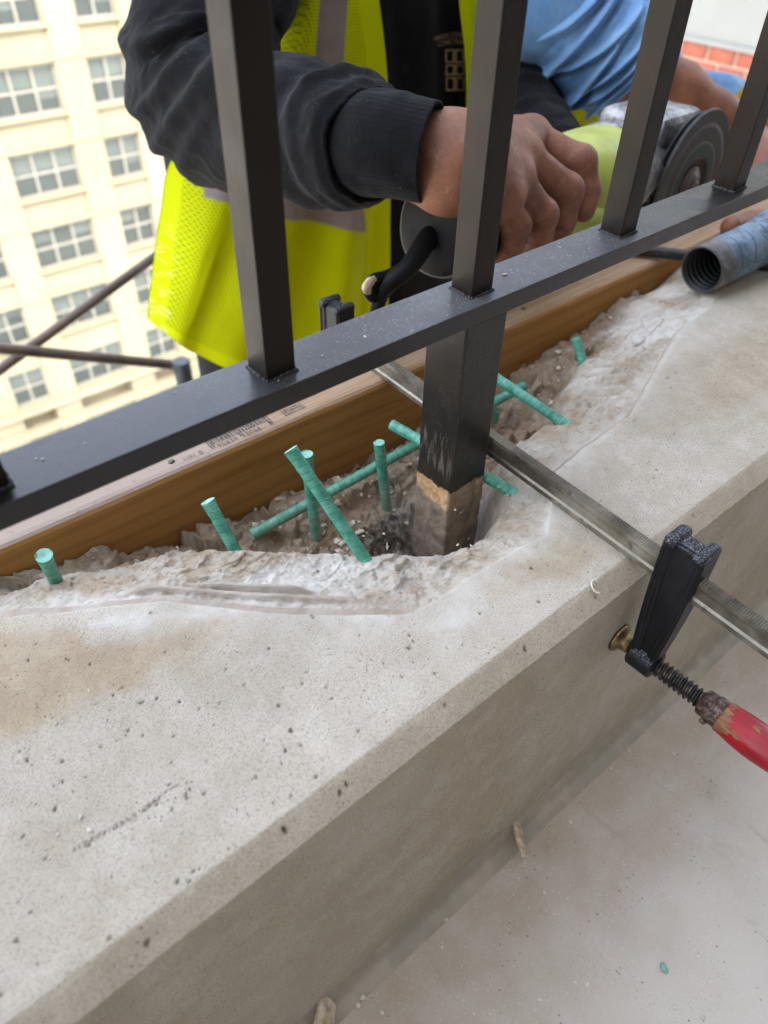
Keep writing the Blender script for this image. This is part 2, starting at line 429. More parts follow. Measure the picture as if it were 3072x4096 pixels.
    right = sstep(.262, .275, X)*(1-sstep(.455, .47, X))
    k4 = (1-sstep(.0007, .0018, np.abs(d-.0018)))*right
    saw = np.clip(k1+k2+k3+k4, 0, 1)
    chipz = chipz*(1-saw)+saw*(-.0022-.0006*k1+.0003*fbm(X*80, Y*500, seed=8))
    # chisel flutes
    fl = sstep(.330, .345, X)*(1-sstep(.395, .41, X))*sstep(.15, .35, t)*(1-sstep(.85, 1, t))
    chipz += fl*.0030*np.sin((X*1.0+Y*.55)*2*math.pi/.0145+2*fbm(X*50, Y*50, seed=4))
    # pocket
    pocket = bedl + rock*.0045 + (rock2-.2)*.006 + fac0*.0080 + fac1*.0042 + fac2*.0017 + .0012*fbm(X*260, Y*260, oct=4, seed=44)
    hole = np.hypot((X-.234)/.040, (Y-.212)/.028)
    pocket = pocket - .020*(1-sstep(.45, 1.1, hole))
    lump = np.hypot((X-.276)/.020, (Y-.212)/.022)
    pocket = pocket + .012*(1-sstep(.3, 1, lump))
    dd = np.clip((Y-yc)/np.interp(X, [0, .1, .2, .3, .45], [.010, .014, .018, .02, .03]), 0, 1)
    inbed = sstep(0, 1, dd)
    inbed = np.maximum(inbed, (1-sstep(.7, 1.0, np.hypot((X-.2345)/.0215, (Y-.2125)/.0185)))*sstep(.0, .002, Y-yc))
    zz = chipz*(1-inbed)+np.minimum(pocket, chipz+.004)*inbed
    disp = np.where(act, zz*sstep(-.0002, .0030, d), 0.0)
    # scoop ground into the surface near the hose
    e = np.hypot((X-.487)/.030, (Y-.236)/.016)
    disp = np.where(top, np.minimum(disp, np.where(e < 1, -.004*(1-e**2), 0)), disp)
    # gentle unevenness of the cast surface + worn edge
    und = .00035*fbm(X*22, Y*22+Z*22, oct=3, seed=51)+.00012*fbm(X*190, Y*190+Z*190, oct=3, seed=52)
    edge = np.exp(-((np.abs(Y-.1085)+np.abs(Z-ZS))/.0022)**2)
    und = und-.0006*edge*np.clip(fbm(X*80, Y*0, oct=4, seed=12)+.1, 0, 1)
    disp = disp+np.where(act, 0, und)
    # pores (air bubbles) of the cast stone
    pit = np.zeros_like(X)
    PX = []
    k = .7233
    for ox, oy, L in ((1000, 2100, [(228,1137,20),(280,1218,13),(78,1190,10),(195,1250,8),(108,685,10),(315,812,10),(343,498,11),(350,514,9),(880,678,16),(902,640,6),(608,612,6),(455,960,11),(186,900,6),(738,768,5),(840,836,6),(598,1137,6),(880,610,9)]),
                      (0, 2100, [(708,1137,12),(1098,1018,11),(992,975,8),(105,1253,8),(150,1300,11),(345,1306,6),(558,1225,5),(912,706,6),(500,768,5),(30,665,6),(155,750,6),(365,742,9),(380,748,8),(628,940,6),(775,985,7),(790,978,7),(868,960,7),(1352,880,7),(1250,800,8),(1487,685,11),(1578,1250,9),(1555,1320,8),(788,1165,6),(963,1166,6)]),
                      (0, 3000, [(302,334,14),(310,318,9),(152,60,10),(490,525,11),(935,192,7),(865,304,9),(1128,245,14),(1415,153,8),(955,333,6),(1048,217,7),(1025,252,6),(720,192,6),(105,833,11),(170,897,10),(607,1040,8),(205,1183,8),(5,1352,11),(1070,670,11),(1047,727,7),(345,176,8),(125,478,5),(250,602,5)])):
        PX += [(ox+a*k, oy+b*k, r*k) for a, b, r in L]
    pits = []
    for a, b, r in PX:
        p = atZ(a, b, ZS); q = atZ(a+r, b, ZS); pits.append((p[0], p[1], max(.0006, np.linalg.norm(q-p)*.78)))
    for i in range(170):
        pits.append((RNG.uniform(-.07, .5), RNG.uniform(.110, .25), .00040+.0005*RNG.random()**3))
    chp = [(.075, .1045, .0009), (.0785, .1052, .0008), (.052, .1055, .0010), (.1735, .1048, .0011), (.0, .104, .0009), (.128, .106, .0007), (.22, .1045, .0006), (.30, .106, .0006)]
    pits += chp
    for a, b, r in pits:
        i0, i1 = np.searchsorted(xs, [a-r*1.3, a+r*1.3]); j = slice(npz-12 if b > .1 else 0, None)
        if i1 <= i0: continue
        sx = X[i0:i1, j]; sy = Y[i0:i1, j]
        q = np.hypot(sx-a, sy-b)/(r*(1+.25*np.sin(3*np.arctan2(sy-b, sx-a)+a*900)))
        okk = ~act[i0:i1, j]
        h = 1-sstep(.55, 1.0, q)
        disp[i0:i1, j] -= np.where(okk, h*min(.0022, r*1.3), 0)
        pit[i0:i1, j] = np.maximum(pit[i0:i1, j], np.where(okk, h*.8, 0))
    Y = Y+NY*disp; Z = Z+NZ*disp
    # --- colour masks
    st = np.zeros_like(X)
    poly = PP([(-200, 2490), (0, 2490), (300, 2480), (420, 2530), (560, 2545), (640, 2500), (880, 2455), (960, 2475), (840, 2590), (700, 2660), (400, 2810), (150, 2930), (-200, 3020)])
    nz = .010*fbm(X*50, Y*50, oct=4, seed=61)
    st = np.maximum(st, sstep(-.006, .010, poly_sd(poly, X, Y)+nz)*.95)
    poly = PP([(1880, 2345), (2190, 2145), (2330, 2140), (2480, 2240), (2330, 2330), (2120, 2360), (1960, 2420)])
    st = np.maximum(st, sstep(-.006, .010, poly_sd(poly, X, Y)+nz)*.85)
    st = np.maximum(st, np.where(top, sstep(.30, .42, X)*.45*sstep(-.2, .4, fbm(X*18, Y*18, oct=3, seed=64)+.2), 0))
    st = np.where(cham, .36, st)
    st = np.where(~top & ~cham, .18+.35*fbm(X*14, Z*9, oct=5, seed=66), st)
    chip = np.where(act, sstep(.0, .0015, d), 0)
    bed = np.where(act, sstep(.25, .75, inbed+.25*fbm(X*60, Y*60, oct=4, seed=77)), 0)*sstep(.03, .10, X)
    dust = np.exp(-np.clip(np.abs(d)-.0015, 0, 1)/np.where(d < 0, .014, .010))*sstep(.035, .075, X)*np.where(X > .3, .55, .8)
    dust = np.maximum(dust, .85*(1-sstep(.0015, .006, np.abs(d)))*right)
    poly = PP([(300, 2520), (430, 2440), (690, 2405), (900, 2440), (830, 2490), (640, 2500), (560, 2540), (480, 2530)])
    dust = np.maximum(dust, .8*sstep(-.002, .006, poly_sd(poly, X, Y)+nz*.4))
    poly = PP([(1640, 2470), (1830, 2350), (1960, 2410), (1900, 2560), (1700, 2640), (1500, 2560)])
    dust = np.maximum(dust, .75*sstep(-.012, .012, poly_sd(poly, X, Y)+nz))
    dust = dust*sstep(-.5, .2, fbm(X*30, Y*30, oct=4, seed=81)+.1)
    dust = np.where(top, dust, 0)
    dust = np.maximum(dust, np.where(act, .78*(1-inbed)*sstep(-.1, .45, fbm(X*26, Y*26, oct=5, seed=83)+.05)*(1-sstep(.15, .2, X)*(1-sstep(.26, .3, X))*.7), 0))
    dust = dust*(1-.85*saw)
    e2 = np.hypot((X-.482)/.026, (Y-.228)/.010); dust = np.maximum(dust, np.where(top, .9*(1-sstep(.6, 1.1, e2)), 0))
    # pencil line on the top
    L1 = PP([(300, 3395), (420, 3330), (560, 3250), (640, 3190), (705, 3145)])
    pen = (1-sstep(.0005, .0013, line_d(L1, X, Y)))*sstep(.35, .5, RNG.random(X.shape))*np.where(top, .75, 0)
    pit = np.maximum(pit, pen)
    pit = np.where(act, 0, pit)
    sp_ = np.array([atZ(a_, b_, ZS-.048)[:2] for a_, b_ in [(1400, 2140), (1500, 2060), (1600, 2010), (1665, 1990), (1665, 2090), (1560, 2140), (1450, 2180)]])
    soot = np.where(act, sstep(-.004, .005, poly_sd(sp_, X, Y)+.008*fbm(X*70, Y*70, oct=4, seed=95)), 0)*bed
    V = np.stack([X, Y, Z], -1).reshape(-1, 3)
    Q = gridquads(len(xs), X.shape[1])
    me = fastmesh('stone_parapet', V, Q)
    for n, a in (('chip', chip), ('dust', dust), ('stain', st), ('bed', bed), ('saw', np.where(act, saw, 0)), ('pit', pit), ('soot', soot)):
        setattr_f(me, n, np.clip(a, 0, 1))
    o = link('stone_parapet', me, MAT_STONE, smooth=True)
    tag(o, 'pale dusty stone kerb with a chamfered edge and a ragged hollow along its back', 'parapet')
    # the solid body behind and below the broken face
    core = box('core', -.8, 3.0, .125, .2935, -.20, .105)
    part('core', core, MAT_STONE, o)
    return o
PARAPET = build_parapet()

# floor of the balcony with the grey sealant strip at the foot of the kerb
fl = mesh('balcony_floor', [(-1.6, -1.15, 0), (4.2, -1.15, 0), (4.2, YF+.03, 0), (-1.6, YF+.03, 0), (-1.6, -1.15, -.2), (4.2, -1.15, -.2), (4.2, YF+.03, -.2), (-1.6, YF+.03, -.2)],
          [(0, 1, 2, 3), (4, 7, 6, 5), (0, 4, 5, 1), (1, 5, 6, 2), (3, 2, 6, 7), (0, 3, 7, 4)])
FLOOR = tag(link('balcony_floor', fl, MAT_FLOOR), kind='structure')
m = M('grey_sealant', .5, hexc('6f6c68')); m.col(m.mix(m.ramp(m.noise(60, 4), .4, .7), hexc('837a6b'), hexc('948978'))); m.bump(m.noise(150, 3), .3, .001)  # sealant tone, darkened to paint in contact shade along the floor joint
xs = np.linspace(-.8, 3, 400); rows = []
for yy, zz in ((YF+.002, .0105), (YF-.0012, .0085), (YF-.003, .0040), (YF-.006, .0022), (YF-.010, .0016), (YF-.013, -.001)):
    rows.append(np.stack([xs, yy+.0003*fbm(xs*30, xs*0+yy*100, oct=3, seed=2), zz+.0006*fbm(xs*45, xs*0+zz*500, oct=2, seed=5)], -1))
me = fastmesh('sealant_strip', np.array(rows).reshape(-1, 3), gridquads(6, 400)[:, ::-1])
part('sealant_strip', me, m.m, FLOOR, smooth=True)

# the balcony's own building: unseen wall behind the photographer, added to shade the place
m = M('rendered_wall', .8, hexc('8a857d')); m.col(m.mix(m.ramp(m.noise(3, 5), .3, .7), hexc('625e58'), hexc('716d66')))
tag(link('shading_wall', box('shading_wall', -7, 9, -1.45, -1.15, -30, 9), m.m), 'unseen rendered wall behind the photographer, added to shade the balcony', 'wall')

# street far below
m = M('pale_paving', .8, hexc('b8b4aa')); m.col(m.mix(m.ramp(m.noise(.4, 5), .35, .65), hexc('c9c5bb'), hexc('b7b2a6')))
tag(link('street', mesh('street', [(-300, -300, -27), (300, -300, -27), (300, 300, -27), (-300, 300, -27)], [(0, 1, 2, 3)]), m.m), kind='structure')
# ================================================================== BUILDING ACROSS THE STREET
def build_facade():
    D = 36.0
    mw = M('cream_masonry', .85); n = m_n = mw.noise(.25, 5)
    mw.col(mw.mix(mw.ramp(mw.noise(.18, 6), .35, .68), hexc('766f5b'), hexc('6d6652'))); 
    mf = M('white_window_frame', .6, hexc('79766c'))
    mg = M('window_glass', .06, hexc('3a4240'), spec=.7); mg.b.inputs['Alpha'].default_value = .45
    mb = M('roller_blind', .7); mb.col(mb.mix(mb.objrand(), hexc('8f9c92'), hexc('adb5ab')))
    md = M('dark_room', .9); md.col(md.mix(md.objrand(), hexc('1c1c1c'), hexc('4a4844')))
    root = empty('apartment_building', (12, D, -27), 'cream masonry apartment block with rows of sash windows across the street', 'building')
    rows = [CZ-4.45, CZ-7.65, CZ-10.86, CZ-14.1, CZ-17.32, CZ-20.6]      # window heads
    H = 1.82; P = 7.4
    cols = []
    for k in range(-3, 4):
        cols.append((9.69+k*P, 2.95, 3)); cols.append((14.0+k*P, 1.75, 2))
    cols.sort()
    x0, x1 = cols[0][0]-1.4, cols[-1][0]+3.2
    top = CZ+3.2
    # wall: piers, spandrels and ground floor, with real window openings
    bm = bmesh.new()
    edges = [x0]
    for c in cols: edges += [c[0], c[0]+c[1]]
    edges.append(x1)
    for i in range(0, len(edges), 2):                                   # piers stand a little proud
        box_bm(bm, edges[i], edges[i+1], D-.14, D+1, -25.0+CZ, top)
    for c in cols:
        zs = [top]+[v for r in rows for v in (r, r-H)]+[-22.9+CZ]
        for i in range(0, len(zs), 2):
            box_bm(bm, c[0], c[0]+c[1], D, D+1, zs[i+1], zs[i])
    box_bm(bm, x0, x1, D+1, D+9, -27, top+.3)
    part('wall', bm_mesh('wall', bm), mw.m, root)
    for z, dd, hh in ((-22.55+CZ, .45, .30), (-23.65+CZ, .75, .28), (-24.9+CZ, .35, .5)):
        part('cornice', box('cornice', x0, x1, D-dd, D-.16, z-hh, z, .03), mw.m, root)
    for z in (-7.52, -10.72, -13.98, -17.2):
        part('string_course', box('string_course', x0, x1, D-.20, D-.145, z+CZ-.02, z+CZ+.09), mw.m, root)
    # one mesh of each kind, shared
    cache = {}
    def share(key, fn):
        if key not in cache: cache[key] = fn()
        return cache[key]
    rnd = random.Random(5)
    for (cx, cw, nl) in cols:
        for ri, r in enumerate(rows):
            def fr():
                b = bmesh.new(); t = .075
                box_bm(b, 0, t, .10, .24, -H, 0); box_bm(b, cw-t, cw, .10, .24, -H, 0)
                box_bm(b, t, cw-t, .10, .24, -t, 0); box_bm(b, t, cw-t, .10, .24, -H, -H+t)
                lw = (cw-t)/nl
                for i in range(1, nl): box_bm(b, i*lw, i*lw+t, .06, .24, -H+t, -t)
                for i in range(nl): box_bm(b, i*lw+t, (i+1)*lw, .12, .22, -H*.53, -H*.53+.075)
                return bm_mesh('window', b)
            fo = link('window', share(('f', nl), fr), mf.m, root); fo.location = (cx-12, 0, r+27)
            def sl_():
                return box('window_sill', -.12, cw+.12, -.26, .10, -H-.10, -H, .02)
            o = link('window_sill', share(('s', nl), sl_), mw.m, fo)
            lw = (cw-.075)/nl
            o = link('room', share(('r', nl), lambda: box('room', .05, cw-.05, .50, .56, -H+.03, -.03)), md.m, fo)
            for i in range(nl):
                for up in (0, 1):
                    def gp():
                        return box('pane', 0, lw-.075, .17, .18, *((-H*.49, -.075) if up else (-H+.075, -H*.53)))
                    o = link('pane', share(('g', nl, up), gp), mg.m, fo); o.location = (i*lw+.075, 0, 0)
                drop = rnd.choice([.42, .45, .47, .40, .66, .2]) if ri != 3 else rnd.choice([.05, .1, .3])
                q = round(drop, 2)
                o = link('blind', share(('b', nl, q), lambda: box('blind', .01, lw-.085, .26, .28, -.10-q*H, -.10)), mb.m, fo); o.location = (i*lw+.075, 0, 0)
    return root
build_facade()

# ---- brick wing at the far right, pale render above a brick base
def build_brickwing():
    Xw = 5.0
    mbk = M('red_brick', .85)
    r = mbk.objrand()
    mbk.col(mbk.mix(mbk.ramp(mbk.noise(14, 5, .6), .3, .7), mbk.mix(r, hexc('8d4a3a'), hexc('9d5742')), mbk.mix(r, hexc('a8624c'), hexc('8f4a3c'))))
    mbk.bump(mbk.noise(60, 4), .4, .004)
    mm = M('mortar', .9, hexc('b8a48f')); mm.bump(mm.noise(50, 4), .3, .003)
    mr = M('pale_render', .8); mr.col(mr.mix(mr.ramp(mr.noise(1.5, 5), .35, .7), hexc('8e8e88'), hexc('979791'))); mr.bump(mr.noise(30, 5), .1, .01)
    ztop = -.1925*Xw+CZ
    root = empty('brick_wing', (Xw, 3, -2), 'pale rendered wall standing on a red brick base beyond the workers', 'wall')
    part('render_panel', box('render_panel', Xw-.012, Xw+.3, 1.2, 4.4, ztop, 4.5), mr.m, root)
    part('ledge', box('ledge', Xw-.03, Xw-.012, 1.2, 4.4, ztop-.004, ztop+.022, .004), mr.m, root)
    part('mortar_bed', box('mortar_bed', Xw, Xw+.3, 1.2, 4.4, -2.0, ztop-.006), mm.m, root)
    bl, bh, jt = .193, .094, .017
    me = box('brick', -.012, .03, 0, bl-jt, 0, bh-jt, .004)
    y00 = .5535*Xw
    for c in range(12):
        off = (0 if c % 2 == 0 else bl*.45)
        for i in range(-7, 9):
            b = link('brick', me, mbk.m, root)
            b.location = (0, y00+.0085-off+i*bl-3, ztop-.008-(c+1)*bh+jt+2)
            b.rotation_euler = (0, 0, random.uniform(-.012, .012))
    return root
build_brickwing()

# ================================================================== FORMWORK BOARD
def build_board():
    m = M('pine_board', .8, spec=.12)
    x, y, z = m.xyz()
    vec = m.co((1.0, 6, 9))
    g = m.wave(4.0, m.co((.8, 5, 7), rot=(0, .06, 0)), dist=13.0, dscale=.7, detail=5, axis='Z')
    f = m.noise(60, 5, .6, vec=m.co((.25, 9, 9)))
    face = m.mix(m.ramp(g, .0, .45), hexc('9c7142'), hexc('ab7e4a'))
    face = m.mix(m.ramp(f, .35, .7, 0, .5), face, hexc('a8743d'))
    face = m.mix(m.ramp(m.noise(9, 4, .6, vec=m.co((.6, 4, 4))), .55, .75, 0, .4), face, hexc('6a4119'))
    tp = m.mix(m.ramp(m.noise(120, 5, .6, vec=m.co((.2, 5, 5))), .3, .7), hexc('97785a'), hexc('a89078'))
    tp = m.mix(m.ramp(x, .10, .22, .75, 0.0), tp, hexc('9f9288'))
    tp = m.mix(m.ramp(m.noise(200, 5, .7), .55, .72, 0, .5), tp, hexc('7d6854'))
    geo = m.t.nodes.new('ShaderNodeNewGeometry'); nz = m.xyz(geo.outputs['Normal'])[2]
    m.col(m.mix(m.ramp(nz, .3, .7), face, tp))
    m.bump(f, .25, .0008); m.bump(m.noise(700, 3), .15, .0005)
    xs = np.linspace(-.9, 1.7, 260); T = .038; Hh = .14
    ring = [(0, -Hh), (0, -.004), (.0008, -.0016), (.0022, -.0004), (.005, 0), (T-.005, 0), (T-.002, -.0006), (T, -.003), (T, -Hh)]
    rows = []
    for a, b in ring:
        r = fbm(xs*40, xs*0+a*300+b*90, oct=4, seed=3)
        rows.append(np.stack([xs, ylum(xs)+a+(.0004*r if a < .004 else 0*r), ZS+b-(np.abs(r)*.0007 if (b > -.003 and a < .006) else 0*r)], -1))
    n = len(rows)
    V = np.array(rows).reshape(-1, 3); Q = list(map(tuple, gridquads(n, len(xs))[:, ::-1]))
    I = np.arange(len(V)).reshape(n, -1)
    Q += [tuple(I[:, 0]), tuple(I[::-1, -1])]
    o = link('formwork_board', mesh('formwork_board', V, Q), m.m)
    tag(o, 'long pine formwork board on edge closing off the broken back of the kerb', 'board')
    # stamped barcode, digits and smudged print on the upper edge
    ink = M('stamp_ink', .8); ink.col(ink.mix(ink.ramp(ink.noise(700, 3), .4, .7), hexc('3a3836'), hexc('857b72')))
    bm = bmesh.new(); rnd = random.Random(3)
    def P(u, v):                                    # u along the board from the barcode start, v across from the front edge
        X = .136+u; return (X, float(ylum(X))+v, ZS+.00025)
    u = .004
    def quad(u0, u1, v0, v1):
        bm.faces.new([bm.verts.new(P(*q)) for q in ((u0, v0), (u1, v0), (u1, v1), (u0, v1))])
    for i in range(30):
        wd = rnd.choice([.00035, .0007, .0007, .00105]); lng = i in (0, 1, 14, 15, 28, 29)
        quad(u, u+wd, .0052 if lng else .0080, .030)
        u += wd+rnd.choice([.00035, .0005, .0007])
    for j in range(3):
        for i in range(9):
            a = .052+i*.0016; quad(a, a+rnd.uniform(.0006, .0013),   .0060+j*.0022, .0071+j*.0022)
    part('barcode_print', bm_mesh('barcode_print', bm), ink.m, o)
    for txt, uu, vv in (('1101', -.013, .0050), ('0', -.0035, .0045), ('95624', .0075, .0036), ('52066', .0225, .0036), ('3', .0405, .0040)):
        c = bpy.data.curves.new('print', 'FONT'); c.body = txt; c.size = .0044 if txt != '1101' else .0034; c.space_character = 1.15
        t = bpy.data.objects.new('print', c); COL.objects.link(t)
        dg = bpy.context.evaluated_depsgraph_get(); me = bpy.data.meshes.new_from_object(t.evaluated_get(dg))
        COL.objects.unlink(t); bpy.data.objects.remove(t)
        p = part('print', me, ink.m, o); p.location = P(uu, vv)
    # nail heads
    mn = M('nail_steel', .45, hexc('55504b'), metal=.7)
    for px, py in ((685, 1847), (2093, 1235)):
        p = atZ(px, py, ZS)
        V, F = lathe((p[0], p[1], ZS-.002), (0, 0, 1), [(0, .0016), (.0022, .0018), (.0027, .0014), (.0029, .0005)], 14)
        part('nail', mesh('nail', V, F), mn.m, o, smooth=True)
    return o
build_board()
# ================================================================== RAILING
def mat_paint():
    m = M('black_paint', .34, spec=.5)
    x, y, z = m.xyz()
    c = m.mix(m.ramp(m.noise(30, 5), .35, .7), hexc('0f0d0c'), hexc('171310'))
    spk = m.math('MULTIPLY', m.ramp(m.voro(1500), .12, .26, 1, 0), m.ramp(m.noise(70, 4, .6), .38, .58))
    geo = m.t.nodes.new('ShaderNodeNewGeometry'); nz = m.xyz(geo.outputs['Normal'])[2]
    # stone dust settled on faces that look up, thickest around the post
    wx = m.math('SUBTRACT', 1.0, m.ramp(m.math('ABSOLUTE', m.math('SUBTRACT', x, .26)), .06, .2))
    up = m.ramp(nz, .6, .95)
    d = m.math('MULTIPLY', m.math('MULTIPLY', spk, up), m.math('ADD', m.math('MULTIPLY', wx, .62), .03))
    film = m.math('MULTIPLY', m.math('MULTIPLY', up, wx), .10)
    c = m.mix(film, c, hexc('b9bcc0')); c = m.mix(d, c, hexc('d6d8da'))
    m.col(c)
    m.rough(m.math('ADD', m.ramp(m.noise(25, 4), .3, .7, .24, .36), m.math('MULTIPLY', m.math('MULTIPLY', up, wx), .14)))
    m.bump(m.noise(260, 3, .5), .12, .0006)
    m.bump(m.noise(45, 3, .5), .12, .0012)
    # blistered ring on the rail
    dx = m.math('SUBTRACT', x, .4095); dy = m.math('SUBTRACT', y, .2115)
    rr = m.math('SQRT', m.math('ADD', m.math('MULTIPLY', dx, dx), m.math('MULTIPLY', dy, dy)))
    blis = m.math('MULTIPLY', m.ramp(rr, .0085, .012, 1, 0), m.noise(900, 4, .7))
    m.bump(blis, .6, .0010)
    return m.m
MAT_PAINT = mat_paint()
def mat_bar():
    m = M('warm_tinted_black_paint', .42, spec=.25)
    m.col(m.mix(m.ramp(m.noise(30, 5), .35, .7), hexc('0f0c0a'), hexc('17110e')))
    m.b.inputs['Specular Tint'].default_value = (1, .84, .70, 1)  # warm tint paints the cream facade's reflection into the bars' sheen
    m.rough(m.ramp(m.noise(25, 4), .3, .7, .36, .5))
    m.bump(m.noise(300, 3, .5, vec=m.co((1, 1, .35))), .14, .0006)
    return m.m
MAT_BAR = mat_bar()
def mat_post():
    m = M('post_paint_and_grout', .5, spec=.4)
    x, y, z = m.xyz()
    zz = m.math('ADD', z, m.math('MULTIPLY', m.math('SUBTRACT', m.noise(170, 5, .7), .5), .010))
    sl = m.math('ADD', zz, m.math('MULTIPLY', m.math('SUBTRACT', x, .2211), .25))
    paint = m.mix(m.ramp(m.noise(40, 5), .35, .7), hexc('1b1816'), hexc('262019'))
    spk = m.math('MULTIPLY', m.ramp(m.voro(1300), .10, .22, 1, 0), m.ramp(m.noise(120, 3), .45, .6))
    paint = m.mix(m.math('MULTIPLY', spk, .55), paint, hexc('aaa49c'))
    # grinder scuffs low on the left face
    sc = m.noise(60, 5, .65, vec=m.co((1, 9, 1.2), rot=(.75, 0, 0)))
    scm = m.math('MULTIPLY', m.ramp(sc, .50, .60), m.math('MULTIPLY', m.ramp(z, .199, .206), m.math('MULTIPLY', m.ramp(z, .220, .228, 1, 0), m.ramp(y, .2000, .2015, .15, 1))))
    paint = m.mix(m.math('MULTIPLY', scm, .38), paint, hexc('7d756b'))
    rust = m.mix(m.ramp(m.noise(90, 6, .7, dist=.8), .35, .65), hexc('685a4e'), hexc('8f7e6b'))
    rust = m.mix(m.ramp(m.noise(60, 4, .6, vec=m.co((1, 1, .35))), .52, .68, 0, .8), rust, hexc('5d5650'))
    rust = m.mix(m.ramp(m.noise(200, 4), .6, .72, 0, .6), rust, hexc('8c6b48'))
    grout = m.mix(m.ramp(m.noise(190, 4, .7), .4, .65), hexc('a97f54'), hexc('c0a07a'))
    band = m.math('MULTIPLY', m.ramp(m.math('SUBTRACT', zz, m.math('MULTIPLY', m.math('SUBTRACT', y, .2), .12)), .1785, .1805), m.ramp(y, .2000, .2015, .22, .95))
    low = m.mix(band, rust, grout)
    isp = m.ramp(zz, .1922, .1938)
    m.col(m.mix(isp, low, paint)); m.rough(m.ramp(isp, 0, 1, .85, .36))
    h = m.math('ADD', m.math('MULTIPLY', m.noise(260, 5, .7), m.ramp(isp, 0, 1, 1, .12)), m.math('MULTIPLY', isp, .25))
    m.bump(h, .6, .0011)
    return m.m
RAIL = empty('metal_railing', (.234, .212, ZS-.05), 'black painted steel balustrade with square bars and one short post', 'railing')
Z0, Z1 = CZ-.1619, CZ-.1530
part('bottom_rail', box('bottom_rail', -1.3, 3.0, .1989, .2246, Z0, Z1, .0007, 3), MAT_PAINT, RAIL)
part('handrail', box('handrail', -1.3, 3.0, .190, .234, CZ+.70, CZ+.715, .002, 3), MAT_PAINT, RAIL)
bal = box('baluster', -.0064, .0064, .2059, .2189, Z1-.0004, CZ+.70, .0005, 2)
for v in bal.vertices: v.co.y -= .2124
mwd = M('weld_bead', .5, hexc('1d1a18')); mwd.bump(mwd.noise(400, 3), .5, .001)
def weld():
    V = []; F = []; n = 120; k = 7
    for i in range(n):
        a = i/n*4; s = int(a); t = a-s; c = [(-1, -1), (1, -1), (1, 1), (-1, 1)]
        p = np.array(c[s])*(1-t)+np.array(c[(s+1) % 4])*t
        p = p*.0064; out = p/np.linalg.norm(p)
        r = .0009*(1+.5*math.sin(i*1.9)+.45*vnoise(i*.35, 2.2, seed=8))
        r = max(.0003, float(r))
        for j in range(k):
            g = j/(k-1)*math.pi/2
            V.append((p[0]+out[0]*r*math.cos(g), p[1]+out[1]*r*math.cos(g), r*math.sin(g)))
    for i in range(n):
        for j in range(k-1): F.append((i*k+j, ((i+1) % n)*k+j, ((i+1) % n)*k+j+1, i*k+j+1))
    return mesh('weld', V, F)
wme = weld()
for i in range(-8, 22):
    xx = .1285+.10685*i
    b = part('baluster', bal, MAT_BAR, RAIL); b.location = Vector((xx, .2124, 0))-Vector(RAIL.location)
    if -2 <= i <= 6:
        wd = link('weld', wme, mwd.m, b, True); wd.location = (0, 0, Z1)
# short post under the rail, its foot stripped bare in the pocket
def post():
    nx, nz = 26, 150
    x0, x1, y0, y1, zb, zt = .2211, .2473, .1995, .2250, .085, Z0-.0003
    r = .0011; pts = []
    for cx, cy, a0 in ((x1-r, y0+r, -90), (x1-r, y1-r, 0), (x0+r, y1-r, 90), (x0+r, y0+r, 180)):
        for a in np.linspace(a0, a0+90, 5): pts.append((cx+r*math.cos(math.radians(a)), cy+r*math.sin(math.radians(a))))
    P = []
    for i in range(len(pts)):
        a, b = np.array(pts[i]), np.array(pts[(i+1) % len(pts)]); L = np.linalg.norm(b-a); k = max(1, int(L/.0011))
        for j in range(k): P.append(a+(b-a)*j/k)
    P = np.array(P); c = P.mean(0); N = P-c; N = np.sign(N)*np.maximum(np.abs(N)-(.0128-r), 0); N = N/(np.linalg.norm(N, axis=1)[:, None]+1e-9)
    zs = np.linspace(zb, zt, nz)
    V = np.zeros((nz, len(P), 3))
    for i, z in enumerate(zs):
        rough_ = 1-sstep(.192, .199, z)
        edge = .002*sstep(zt-.006, zt, z)*0
        dsp = rough_*.0007*fbm(P[:, 0]*260+z*90, P[:, 1]*260, z*260, oct=4, seed=5)+rough_*.0003
        V[i, :, :2] = P+N*dsp[:, None]; V[i, :, 2] = z
    n = len(P); I = np.arange(nz*n).reshape(nz, n)
    Q = np.stack([I[:-1], np.roll(I, -1, 1)[:-1], np.roll(I, -1, 1)[1:], I[1:]], -1).reshape(-1, 4)
    F = [tuple(q) for q in Q]+[tuple(I[-1])]
    return mesh('post', V.reshape(-1, 3), F)
part('post', post(), mat_post(), RAIL)

